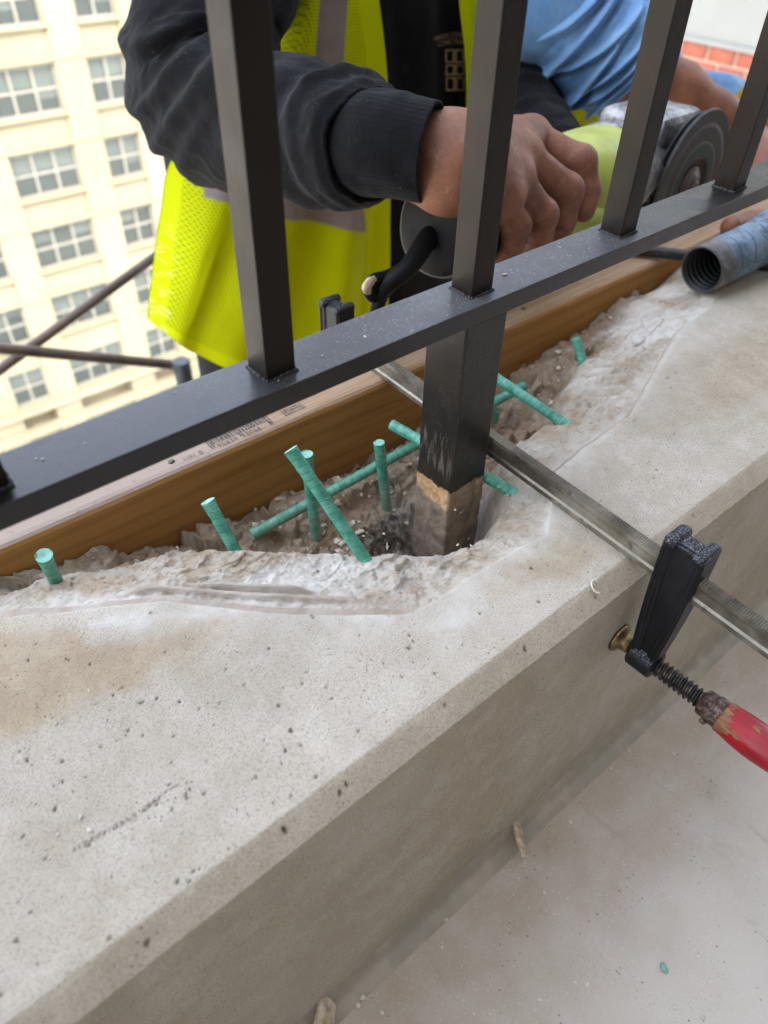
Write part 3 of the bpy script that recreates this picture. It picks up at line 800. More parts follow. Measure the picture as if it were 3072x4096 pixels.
# ================================================================== GREEN FIBREGLASS DOWELS
def mat_dowel():
    m = M('green_fibreglass', .45, spec=.5)
    uu = m.attr('along'); tt = m.attr('around')
    sp = m.math('FRACT', m.math('ADD', m.math('MULTIPLY', uu, 260), tt))
    seam = m.ramp(m.math('ABSOLUTE', m.math('SUBTRACT', sp, .5)), .0, .09, 1, 0)
    c = m.mix(m.ramp(m.noise(160, 4, .6), .35, .68), hexc('37836b'), hexc('5fa38c'))
    c = m.mix(m.math('MULTIPLY', seam, .8), c, hexc('1d4c3e'))
    c = m.mix(m.ramp(m.noise(420, 4, .7), .58, .76, 0, .5), c, hexc('9fc2b2'))
    c = m.mix(m.math('MULTIPLY', m.ramp(m.math('ABSOLUTE', m.math('SUBTRACT', sp, .42)), 0, .05, 1, 0), m.ramp(m.noise(90, 2), .48, .58)), c, hexc('bfe0d2'))  # pale glints painted in beside the wrap seams
    c = m.mix(m.ramp(m.attr('endcap'), .4, .6), c, hexc('76ab98'))
    low = m.ramp(m.math('ADD', m.xyz()[2], m.math('MULTIPLY', m.noise(150, 4, .7), .02)), .162, .185, .7, 0)
    c = m.mix(m.math('MULTIPLY', low, m.ramp(m.noise(350, 4, .7), .4, .6)), c, hexc('9c8d78'))
    m.col(c); m.bump(m.noise(500, 4), .3, .0006); m.bump(seam, -.5, .0006)
    return m.m
MAT_DOWEL = mat_dowel()
def dowel(a, b, label, r=.0031, flare=False, seed=0):
    a, b = np.array(a, float), np.array(b, float); L = np.linalg.norm(b-a); n = 24; m = int(L/.0007)
    u, v, ax = frame_of(b-a); th = np.linspace(0, 2*math.pi, n, endpoint=False)
    rows = []; al = []; ar = []; ec = []
    def ring(s, rr, cap=0, wob=0):
        p = a+ax*s; w_ = rr*(1+wob*np.sin(2*th+seed)+wob*.7*np.sin(3*th+seed*2))
        rows.append(p+(np.cos(th)*w_)[:, None]*u+(np.sin(th)*w_)[:, None]*v); al.append(np.full(n, s)); ar.append(th/(2*math.pi)); ec.append(np.full(n, cap))
    fl = .22 if flare else .03
    ring(.0004+.0006*math.sin(seed), r*.05, 1); ring(.0002, r*.6*(1+fl), 1, .04); ring(0, r*(1+fl)*.97, .55, .05)
    for i in range(m+1):
        s = L*i/m
        sp = (s*260) % 1.0
        rr = r*(1+fl*math.exp(-s/.0035))*(1+.05*((s*260) % 1.0-.5)+.03*float(vnoise(s*300, seed*3.3, seed=seed)))
        ring(s, rr)
    V = np.array(rows).reshape(-1, 3); k = len(rows)
    I = np.arange(k*n).reshape(k, n)
    Q = np.stack([I[:-1], np.roll(I, -1, 1)[:-1], np.roll(I, -1, 1)[1:], I[1:]], -1).reshape(-1, 4)
    me = fastmesh('fibreglass_dowel', V, Q)
    setattr_f(me, 'along', np.array(al)); setattr_f(me, 'around', np.array(ar)); setattr_f(me, 'endcap', np.array(ec))
    o = link('fibreglass_dowel', me, MAT_DOWEL, smooth=True)
    return tag(o, label, 'dowel', 'green fibreglass dowels set in the broken stone')
def ext(a, b, k): b = np.array(b); a = np.array(a); return b+(b-a)/np.linalg.norm(b-a)*k
T_ = lambda px, py, Y: atY(px, py, Y)
B_ = lambda px, py, z: atZ(px, py, CZ+z)
dw = [((175, 2222, .268), (223, 2321, -.262), 'short green dowel leaning at the far left end of the broken stone', True),
      ((831, 2004, .262), (934, 2189, -.270), 'green dowel with a flared top leaning left of the crossed dowels', True),
      ((1225, 1816, .258), (1265, 2141, -.301), 'upright green dowel behind the crossing of the two long dowels', True),
      ((1516, 1770, .2545), (1545, 2012, -.301), 'upright green dowel with a clean cut pale top left of the post', False),
      ((1162, 1797, .236), (1460, 2235, -.263), 'long slanting green dowel crossing in front of the lying one', True),
      ((1566, 1698, .266), (2005, 1943, -.264), 'green dowel passing behind the post at a slant just above the lying one', False),
      ((1930, 1475, .263), (2238, 1681, -.262), 'thick green dowel slanting out from behind the right of the post', False),
      ((2304, 1350, .262), (2330, 1446, -.270), 'short green dowel with a flared head standing alone at the right', True)]
for i, (a, b, lab, fl_) in enumerate(dw):
    pa, pb = T_(*a), B_(*b)
    dowel(pa, ext(pa, pb, .012), lab, flare=fl_, seed=i+1)
pa = T_(1005, 2140, .2685); pb = T_(2096, 1543, .2625)
dowel(pa, pb, 'longest green dowel lying along the pocket parallel to the board', seed=11)
pa = atY(1984, 1640, .262); dowel(pa, pa+np.array([0, .002, -.055]), 'upright green dowel almost hidden behind the right edge of the post', seed=13)
# ================================================================== BAR CLAMP
def xbar(y): return .2423+.047*y+.00275
def build_clamp():
    root = empty('bar_clamp', (xbar(.085), .085, ZS), 'steel bar clamp with a worn red handle squeezing board and kerb together', 'clamp')
    mb = M('worn_steel_bar', .42, metal=.85)
    n = mb.noise(50, 5, .65)
    y_ = mb.xyz()[1]
    c = mb.mix(mb.ramp(n, .35, .65), hexc('6e675d'), hexc('8f877a'))
    c = mb.mix(mb.ramp(mb.noise(160, 5, .7), .55, .7, 0, .7), c, hexc('4a3e33'))
    c = mb.mix(mb.math('MULTIPLY', mb.ramp(mb.voro(700), .1, .2, 1, 0), mb.ramp(y_, .14, .2)), c, hexc('c9c6c2'))
    mb.col(c); mb.rough(mb.ramp(n, .3, .7, .35, .6)); mb.metal(mb.ramp(mb.noise(80, 4), .45, .7, .85, .35)); mb.bump(mb.noise(350, 4), .15, .0005)
    # bar: rolled section with side groove and toothed upper edge
    zb, zt, hw = ZS+.0004, ZS+.0131, .00275
    ys = np.arange(-.075, .352, .0006)
    V = []
    tooth = np.where((np.arange(len(ys)) % 2) == 0, 0, .00045)
    sec = [(-hw, 0), (-hw, .0026), (-hw+.0008, .0038), (-hw+.0008, .0088), (-hw, .0100), (-hw, .0127), (hw, .0127), (hw, .0100), (hw-.0008, .0088), (hw-.0008, .0038), (hw, .0026), (hw, 0)]
    for j, y in enumerate(ys):
        for (a, b) in sec:
            zz = zb+b
            if b > .012: zz -= tooth[j]
            V.append((xbar(y)+a, y, zz))
    ns = len(sec); F = []
    for j in range(len(ys)-1):
        for i in range(ns):
            k = (i+1) % ns; F.append((j*ns+i, j*ns+k, (j+1)*ns+k, (j+1)*ns+i))
    F.append(tuple(range(ns))); F.append(tuple((len(ys)-1)*ns+i for i in range(ns-1, -1, -1)))
    part('bar', mesh('bar', V, F), mb.m, root)
    # castings
    mc = M('black_casting', .5, spec=.25)
    c = mc.mix(mc.ramp(mc.noise(60, 4), .4, .7), hexc('121214'), hexc('1c1c1f'))
    geo = mc.t.nodes.new('ShaderNodeNewGeometry'); nz = mc.xyz(geo.outputs['Normal'])[2]
    dst = mc.math('MULTIPLY', mc.ramp(mc.noise(1400, 3, .7), .48, .62), mc.ramp(mc.math('ADD', nz, mc.math('MULTIPLY', mc.xyz()[2], 5.5)), 1.15, 1.75, 0, .55))
    mc.col(mc.mix(dst, c, hexc('8d8f96'))); mc.bump(mc.noise(500, 3), .25, .0006)
    def arm(y0t, y1t, y0b, y1b, ztop, zbot, xc):
        bm = bmesh.new(); N = 16; rings = []
        for i in range(N):
            t = i/(N-1); z = ztop+(zbot-ztop)*t
            e = t**1.2
            a = y0t+(y0b-y0t)*e-.0008*math.sin(t*math.pi); b = y1t+(y1b-y1t)*e+.0006*math.sin(t*math.pi)
            fw = .0072-.0012*t; tw = .0050-.0012*sstep(.25, .5, t); ft = .0030
            sag = .0012*(1-sstep(0, .12, t))
            pts = [(-fw, a), (fw, a), (fw, a+ft), (tw, a+ft+.001), (tw, b-ft-.001), (fw, b-ft), (fw, b), (-fw, b), (-fw, b-ft), (-tw, b-ft-.001), (-tw, a+ft+.001), (-fw, a+ft)]
            mid = (3, 4, 9, 10)
            rings.append([bm.verts.new((xc+p[0], p[1], z-(sag if k in mid else 0)+(.0008*(1-sstep(0, .12, t)) if k in (0, 1, 6, 7) else 0))) for k, p in enumerate(pts)])
        for i in range(N-1):
            for k in range(12):
                l = (k+1) % 12
                bm.faces.new((rings[i][k], rings[i][l], rings[i+1][l], rings[i+1][k]))
        r0 = rings[0]
        for f in ((0, 1, 2, 11), (11, 2, 3, 10), (10, 3, 4, 9), (9, 4, 5, 8), (8, 5, 6, 7)):
            bm.faces.new([r0[q] for q in f])
        r0 = rings[-1]
        for f in ((0, 1, 2, 11), (11, 2, 3, 10), (10, 3, 4, 9), (9, 4, 5, 8), (8, 5, 6, 7)):
            bm.faces.new([r0[q] for q in f][::-1])
        bmesh.ops.recalc_face_normals(bm, faces=bm.faces)
        ed = [e for e in bm.edges if e.calc_face_angle(0) > .6]
        bmesh.ops.bevel(bm, geom=ed, offset=.0012, segments=3, affect='EDGES')
        return bm
    def horns(bm, y0, y1, z, xc):
        for yy in (y0, y1):
            V, F = lathe((xc-.0076, yy, z), (1, 0, 0), [(0, .0016), (.0006, .0026), (.0018, .0031), (.0134, .0031), (.0146, .0026), (.0152, .0016)], 24)
            vs = [bm.verts.new(v) for v in V]
            for f in F: bm.faces.new([vs[i] for i in f])
    xs_, zs_ = .2485, CZ-.3015
    bm = arm(.0738, .0938, .0772, .0905, CZ-.2215, CZ-.298, xbar(.084))
    horns(bm, .0768, .0908, CZ-.2240, xbar(.084))
    V, F = lathe((xs_, .0766, zs_), (0, 1, 0), [(0, .0066), (.0008, .0078), (.0130, .0078), (.0140, .0068)], 32)
    vs = [bm.verts.new(v) for v in V]
    for f in F:
        bm.faces.new([vs[i] for i in f])
    part('sliding_arm', bm_mesh('sliding_arm', bm), mc.m, root, smooth=True)
    SA = bpy.data.objects['sliding_arm'].data; SA.set_sharp_from_angle(angle=.7)
    bm = arm(.3375, .3575, .341, .3545, CZ-.2215, CZ-.305, xbar(.347))
    horns(bm, .3405, .3545, CZ-.2235, xbar(.347))
    part('fixed_jaw', bm_mesh('fixed_jaw', bm), mc.m, root, smooth=True).data.set_sharp_from_angle(angle=.7)
    # spindle, swivel pad, ferrule, handle
    ms = M('oily_thread', .45, hexc('221e1b'), metal=.4); ms.col(ms.mix(ms.ramp(ms.noise(300, 4), .45, .7), hexc('1b1816'), hexc('4d4238')))
    pitch = .0027
    prof = [(s, .0040) for s in np.arange(0, .0275, .0003)]
    def wob(s, th):
        ph = (s/pitch-th/(2*math.pi)) % 1.0
        tri = np.clip(1.6-np.abs(ph-.5)*5, 0, 1)
        return 1+.30*tri-.08
    V, F = lathe((xs_, .0770, zs_), (0, -1, 0), prof, 40, wob=wob)
    sp = part('spindle', mesh('spindle', V, F), ms.m, root, smooth=True)
    V, F = lathe((xs_, .0985, zs_), (0, -1, 0), [(0, .0030), (.012, .0030)], 20)
    part('spindle_tip', mesh('spindle_tip', V, F), ms.m, root, smooth=True)
    mp = M('brass_plated_pad', .4, metal=.9); mp.col(mp.mix(mp.ramp(mp.noise(250, 4), .4, .65), hexc('8c744a'), hexc('5d5240')))
    V, F = lathe((xs_, .0999, zs_), (0, -1, 0), [(0, .0078), (.0012, .0080), (.0022, .0074), (.0030, .0052), (.0048, .0046), (.0072, .0044), (.0080, .0036), (.0085, .003)], 36)
    part('swivel_pad', mesh('swivel_pad', V, F), mp.m, root, smooth=True)
    mf = M('rusty_ferrule', .55, metal=.55); nf = mf.noise(420, 5, .7); mf.col(mf.mix(mf.ramp(nf, .42, .62), hexc('3b2a24'), hexc('77655a'))); mf.bump(nf, .4, .0005)
    yh = .0520
    V, F = lathe((xs_, yh, zs_), (0, -1, 0), [(0, .0042), (.0006, .0058), (.0014, .0066), (.0060, .0068), (.0066, .0074), (.0085, .0074), (.0090, .0072), (.0112, .0073), (.0118, .0068)], 40)
    fe = part('ferrule', mesh('ferrule', V, F), mf.m, root, smooth=True)
    V, F = lathe((xs_-.0068, yh-.0064, zs_-.003), (-1, 0, -.45), [(0, .0016), (.0012, .0016), (.0016, .0010)], 14)
    part('pin', mesh('pin', V, F), mf.m, fe, smooth=True)
    mh = M('worn_red_handle', .45, spec=.3)
    v = mh.co((1, .45, 1)); a = mh.noise(105, 6, .68, vec=v)
    yy = mh.xyz()[1]
    bare = mh.math('ADD', a, mh.ramp(yy, .031, .042, 0, .22))
    isb = mh.ramp(bare, .635, .655)
    wood = mh.mix(mh.ramp(mh.noise(260, 4, vec=mh.co((3, .5, 3))), .35, .7), hexc('6e4a33'), hexc('8c6a4c'))
    red = mh.mix(mh.ramp(mh.noise(60, 3), .35, .7), hexc('84101a'), hexc('a2181f'))
    mh.col(mh.mix(isb, red, wood)); mh.rough(mh.ramp(isb, 0, 1, .30, .75)); mh.bump(isb, -.35, .0006); mh.bump(mh.noise(300, 3, vec=mh.co((3, .4, 3))), .12, .0006)
    hp = [(0, .0075), (.0004, .0079), (.003, .0081), (.010, .0088), (.017, .0090), (.024, .0085), (.032, .0078), (.042, .0080), (.055, .0092), (.070, .0102), (.082, .0098), (.090, .0075), (.093, .003)]
    ss = catmull(np.array([(a, b, 0) for a, b in hp]), 80)
    V, F = lathe((xs_, yh-.0112, zs_), (0, -1, 0), [(p[0], p[1]) for p in ss], 48)
    part('handle', mesh('handle', V, F), mh.m, root, smooth=True)
    return root
build_clamp()

# ================================================================== VACUUM HOSE, ROD, DEBRIS
def build_hose():
    p0 = atZ(2805, 1087, CZ-.234); p1 = atZ(3062, 962, CZ-.2305)
    ax = (p1-p0); ax /= np.linalg.norm(ax)
    R0 = .0172; pz = ZS+R0
    p0[2] = pz+.0002
    pts = [p0, p0+ax*.03, p0+ax*.08+np.array([0, 0, .002]), p0+ax*.16+np.array([0, .012, .010]), p0+ax*.28+np.array([0, .05, .04]), p0+ax*.42+np.array([0, .16, .07])]
    root = empty('vacuum_hose', p0-np.array([0, 0, R0]), 'grey corrugated vacuum hose end wrapped in pale blue tape lying on the kerb', 'hose')
    mt = M('dusty_blue_tape', .5, spec=.45)
    al = mt.attr('along')
    wv = mt.math('FRACT', mt.math('ADD', mt.math('MULTIPLY', al, 58), mt.math('MULTIPLY', mt.attr('around'), 1.0)))
    seam = mt.ramp(mt.math('ABSOLUTE', mt.math('SUBTRACT', wv, .5)), 0, .06, 1, 0)
    c = mt.mix(mt.ramp(mt.noise(70, 5, .65, dist=.8), .35, .65), hexc('3b4d5d'), hexc('71879a'))
    c = mt.mix(mt.ramp(mt.noise(130, 4, .7), .55, .7, 0, .7), c, hexc('8a8d8f'))
    c = mt.mix(mt.math('MULTIPLY', seam, mt.ramp(mt.noise(40, 3), .3, .5)), c, hexc('263033'))
    c = mt.mix(mt.ramp(al, .012, .022, 1, 0), c, mt.mix(mt.ramp(mt.noise(90, 5, .7), .4, .65), hexc('4a4748'), hexc('77726f')))
    mt.col(c); mt.bump(mt.noise(160, 5, .7), .5, .0012); mt.bump(seam, -.4, .0008)
    mi = M('black_hose_inside', .5, hexc('0d0d0e'))
    def tube(r_of, m, smoothpath, r0=0.0):
        P = catmull(smoothpath, m); T = np.gradient(P, axis=0); T /= np.linalg.norm(T, axis=1)[:, None]
        L = np.concatenate([[0], np.cumsum(np.linalg.norm(np.diff(P, axis=0), axis=1))])
        n = 56; th = np.linspace(0, 2*math.pi, n, endpoint=False); rows = []
        u, v, _ = frame_of(T[0])
        for i in range(m):
            u = u-T[i]*(T[i]@u); u /= np.linalg.norm(u); v = np.cross(T[i], u)
            r = r_of(L[i], th)
            rows.append(P[i]+(np.cos(th)*r)[:, None]*u+(np.sin(th)*r)[:, None]*v)
        I = np.arange(m*n).reshape(m, n)
        Q = np.stack([I[:-1], np.roll(I, -1, 1)[:-1], np.roll(I, -1, 1)[1:], I[1:]], -1).reshape(-1, 4)
        return np.array(rows).reshape(-1, 3), Q, np.repeat(L, n), np.tile(th/(2*math.pi), m)
    def rout(s, th):
        lap = ((s*58+th/(2*math.pi)) % 1.0)
        edge = 1-.10*math.exp(-s/.0012)
        return R0*edge*(1+.012*lap+.010*fbm(s*90, np.cos(th)*2, np.sin(th)*2, oct=3, seed=4))
    V, Q, a, b = tube(rout, 420, pts)
    me = fastmesh('taped_hose', V, Q); setattr_f(me, 'along', a); setattr_f(me, 'around', b)
    part('taped_hose', me, mt.m, root, smooth=True)
    def rin(s, th):
        return np.full(56, .0153*(1-.0*s)+.0009*math.sin(2*math.pi*s/.0055))*(1 if s > .001 else .99)
    V, Q, a, b = tube(rin, 300, pts[:4])
    part('corrugated_bore', fastmesh('corrugated_bore', V, Q[:, ::-1]), mi.m, root, smooth=True)
    # rolled lip joining bore and outside
    u, v, axx = frame_of(ax); th = np.linspace(0, 2*math.pi, 56, endpoint=False); rows = []
    for g in np.linspace(0, math.pi, 7):
        r = .01605-.0008*math.cos(g)*-1; rows.append(p0-axx*.0008*math.sin(g)+(np.cos(th)*r)[:, None]*u+(np.sin(th)*r)[:, None]*v)
    I = np.arange(7*56).reshape(7, 56); Q = np.stack([I[:-1], np.roll(I, -1, 1)[:-1], np.roll(I, -1, 1)[1:], I[1:]], -1).reshape(-1, 4)
    ml = M('scuffed_lip', .6, hexc('3b3a3b'))
    part('lip', fastmesh('lip', np.array(rows).reshape(-1, 3), Q), ml.m, root, smooth=True)
    return p0, ax
HOSE0, HOSEAX = build_hose()
mk = M('black_rubber', .5, hexc('151413')); mk.col(mk.mix(mk.ramp(mk.noise(200, 4), .5, .75), hexc('121110'), hexc('3a352f')))
a = atZ(2600, 1001, ZS+.006); b = atZ(3100, 1062, ZS+.006)
a[2] = ZS+.0052; b[2] = ZS+.0052
V, Q = sweep([a-(b-a)*.6, a, (a+b)/2+np.array([0, 0, .0002]), b, b+(b-a)*2.5], [(.0042, .0042)]*5, 120, 20)
tag(link('black_cable', fastmesh('black_cable', V, Q), mk.m, smooth=True), 'thin black rubber cable running from the board under the taped hose', 'cable')

def chip_mesh(seed, sx, sy, sz, name='stone_chip'):
    r = np.random.default_rng(seed); bm = bmesh.new()
    bmesh.ops.create_icosphere(bm, subdivisions=3, radius=1)
    for v in bm.verts:
        p = np.array(v.co); d = 1+.35*float(vnoise(p[0]*1.6+seed, p[1]*1.6, p[2]*1.6, seed=seed))+.15*float(vnoise(p[0]*4, p[1]*4+seed, p[2]*4, seed=seed+1))
        v.co = Vector(np.round(p*d*2.2)/2.2*.35+p*d*.65)
        v.co.x *= sx; v.co.y *= sy; v.co.z *= sz
    return bm_mesh(name, bm)
mc = M('stone_flake', .9); mc.col(mc.mix(mc.ramp(mc.noise(160, 4, .7), .35, .65), hexc('8f7a5c'), hexc('b7a891'))); mc.bump(mc.noise(300, 5), .5, .001)
for (px, py, sx, sy, sz, rz, tilt, sd_, lab) in ((2055, 3330, .0155, .0042, .0022, .95, .9, 3, 'thin tan stone flake leaning against the foot of the kerb below the clamp'),
                                   (1300, 4085, .0100, .0060, .0028, .7, .8, 5, 'tan stone flake at the very bottom edge by the foot of the kerb')):
    p = atZ(px, py, .004)
    o = link('stone_flake', chip_mesh(sd_, sx, sy, sz), mc.m, smooth=False)
    o.location = (p[0], min(p[1], YF-.006), .0075); o.rotation_euler = (tilt, .1, rz)
    tag(o, lab, 'stone flake', 'stone flakes at the foot of the kerb')
mg = M('dusty_green_chip', .5, hexc('6f9a8e'))
p = atZ(2655, 3872, .001)
o = link('green_chip', chip_mesh(9, .0028, .0018, .0009, 'green_chip'), mg.m, smooth=True); o.location = (p[0], p[1], .0010); o.rotation_euler = (0, 0, 1.2)
tag(o, 'small pale green chip of dowel lying on the floor', 'chip')

ms_ = M('pale_shaving', .8, hexc('cfc8bd'))
c0 = np.array([.2218, .1066, ZS-.0008]); tt = np.linspace(.6, 4.6, 40)
q_ = [c0+np.array([.0022*math.cos(a_), .0024*math.sin(a_), .0018*math.sin(a_)+.0006]) for a_ in tt]
V, Q = sweep(q_, [(.0005, .0004)]*40, 80, 10)
tag(link('shaving', fastmesh('shaving', V, Q), ms_.m, smooth=True), 'tiny pale curled shaving lying on the edge of the kerb by the clamp', 'shaving')
def rubble():
    rr = np.random.default_rng(21); bm = bmesh.new(); me = PARAPET.data
    co = np.empty(len(me.vertices)*3, np.float32); me.vertices.foreach_get('co', co); co = co.reshape(-1, 3)
    bd = np.empty(len(co), np.float32); me.attributes['bed'].data.foreach_get('value', bd)
    ch = np.empty(len(co), np.float32); me.attributes['chip'].data.foreach_get('value', ch)
    wv = np.where((co[:, 0] > .0) & (co[:, 0] < .5), bd*1.0+.12*ch, 0); wv = wv/wv.sum()
    for i in rr.choice(len(co), 520, p=wv):
        s = .0005+.0026*rr.random()**3
        if bd[i] < .5: s *= .4
        M4 = Matrix.Translation(Vector(co[i])+Vector((0, 0, s*.25))) @ Matrix.Rotation(rr.uniform(0, 6), 4, 'Z') @ Matrix.Rotation(rr.uniform(0, 6), 4, 'X') @ Matrix.Diagonal((s*rr.uniform(.8, 1.5), s*rr.uniform(.6, 1), s*rr.uniform(.4, .8), 1))
        g = bmesh.ops.create_icosphere(bm, subdivisions=1, radius=1, matrix=M4)
        for v in g['verts']: v.co += Vector(rr.normal(0, s*.22, 3))
    mr = M('broken_stone_bits', .95); mr.col(mr.mix(mr.ramp(mr.noise(220, 3), .35, .65), hexc('8f7f69'), hexc('cbc3b5'))); mr.bump(mr.noise(700, 3), .5, .0006)
    return tag(link('pocket_rubble', bm_mesh('pocket_rubble', bm), mr.m), 'loose bits of broken stone lying in the hollow behind the kerb', 'rubble', kind='stuff')
rubble()
def crumbs(name, mat, spots, label, cat=None):
    """scatter of tiny grains nobody could count"""
    bm = bmesh.new(); rr = np.random.default_rng(4)
    for (x, y, z, s) in spots:
        M4 = Matrix.Translation((x, y, z)) @ Matrix.Rotation(rr.uniform(0, 6), 4, 'Z') @ Matrix.Diagonal((s*rr.uniform(.7, 1.5), s*rr.uniform(.6, 1), s*.6, 1))
        bmesh.ops.create_icosphere(bm, subdivisions=1, radius=1, matrix=M4)
    for v in bm.verts: v.co += Vector(rr.normal(0, .00006, 3))
    o = link(name, bm_mesh(name, bm), mat); tag(o, label, cat, kind='stuff'); return o
mcr = M('pale_crumb', .9); mcr.col(mcr.mix(mcr.noise(300, 2), hexc('a69d90'), hexc('c9c2b7')))
sp = []
for i in range(260):
    if i < 160: x = RNG.uniform(-.02, .9); y = YF-.012-abs(RNG.normal(0, .03))
    else: x = RNG.uniform(0, .9); y = RNG.uniform(-.25, .09)
    s = .0003+.0008*RNG.random()**4; sp.append((x, y, s*.3, s))
for px, py, s in ((1450, 3990, .0017), (1433, 4024, .0014), (1375, 4040, .0013), (1529, 4050, .0016), (1780, 3680, .0014), (1728, 3705, .0011), (2790, 3810, .0012), (2700, 4030, .0013), (2350, 3940, .0016), (2300, 3930, .0012), (2160, 4000, .0014), (2810, 4070, .0013)):
    p = atZ(px, py, 0); sp.append((p[0], p[1], s*.3, s))
crumbs('floor_crumbs', mcr.m, sp, 'pale stone crumbs scattered over the balcony floor', 'debris')
sp = []
for i in range(150):
    x = RNG.uniform(-.02, .5); y = RNG.uniform(.112, .20); s = .0002+.0006*RNG.random()**4; sp.append((x, y, ZS+s*.2, s))
for px, py, s in ((1295, 2748, .0013), (1357, 2760, .0009), (1845, 2575, .0008), (228, 2895, .0011), (325, 3270, .0013), (360, 3322, .0010), (598, 2450, .0008), (545, 2330, .0009)):
    p = atZ(px, py, ZS); sp.append((p[0], p[1], ZS+s*.25, s))
crumbs('kerb_crumbs', mcr.m, sp, 'fine pale crumbs scattered over the top of the stone kerb', 'debris')
sp = []
for i in range(300):
    x = RNG.normal(.25, .075); y = RNG.uniform(.2000, .2236); s = .0001+.00028*RNG.random()**4
    if abs(((x-.1285+.0534) % .10685)-.0534) < .0072 and .2055 < y < .2193: continue
    sp.append((x, y, Z1+s*.3, s))
for px, py, s in ((2018, 1101, .0011), (2240, 990, .0006), (1290, 1425, .0006), (1460, 1348, .0007), (145, 1837, .0005), (172, 1838, .0006)):
    p = atZ(px, py, Z1); sp.append((p[0], p[1], Z1+s*.3, s))
crumbs('rail_grit', mcr.m, sp, 'white grit sprinkled over the top of the bottom rail', 'debris')

# ================================================================== SCAFFOLD OUTSIDE
mst = M('brown_scaffold_tube', .6, metal=.3); mst.col(mst.mix(mst.ramp(mst.noise(12, 5, .6), .35, .65), hexc('4b3f37'), hexc('6a5b50')))
def tubeobj(name, a, b, r, mat, label, cat, group=None):
    V, F = lathe(a, np.array(b)-np.array(a), [(0, r*.85), (0, r), (np.linalg.norm(np.array(b)-np.array(a)), r), (np.linalg.norm(np.array(b)-np.array(a)), r*.85)], 24)
    return tag(link(name, mesh(name, V, F), mat, smooth=True), label, cat, group)
Ysc = 1.25
a = atY(-60, 1522, Ysc); b = atY(640, 1012, Ysc); d_ = b-a
tubeobj('scaffold_brace', a-d_*.6, b+d_*.5, .0085, mst.m, 'thin brown scaffold brace running diagonally behind the yellow vest', 'scaffold tube')
a = atY(-100, 1384, Ysc-.03); b = atY(720, 1462, Ysc-.03); d_ = b-a
tubeobj('scaffold_rail', a-d_*.8, b+d_*.02, .0095, mst.m, 'level brown scaffold rail crossing in front of the pale facade', 'scaffold tube')
mgv = M('galvanised_tube', .45, hexc('26272a'))
a = atY(735, 1500, Ysc-.06)
tubeobj('scaffold_post', (a[0], a[1], -1.06), (a[0], a[1], float(atY(735, 1440, Ysc-.06)[2])), .0165, mgv.m, 'grey galvanised scaffold post showing below the hem of the yellow vest', 'scaffold tube')
mpl = M('scaffold_plank', .8); mpl.col(mpl.mix(mpl.noise(8, 4, vec=mpl.co((.3, 8, 8))), hexc('7b6a52'), hexc('9a8768')))
for i in range(4):
    y0 = .42+i*.235
    tag(link('scaffold_plank', box('scaffold_plank', -1.0, 2.6, y0, y0+.225, -1.10, -1.06, .003), mpl.m), ['innermost', 'second', 'third', 'outermost'][i]+' timber plank of the scaffold deck below the kerb', 'plank', 'planks of the scaffold deck')
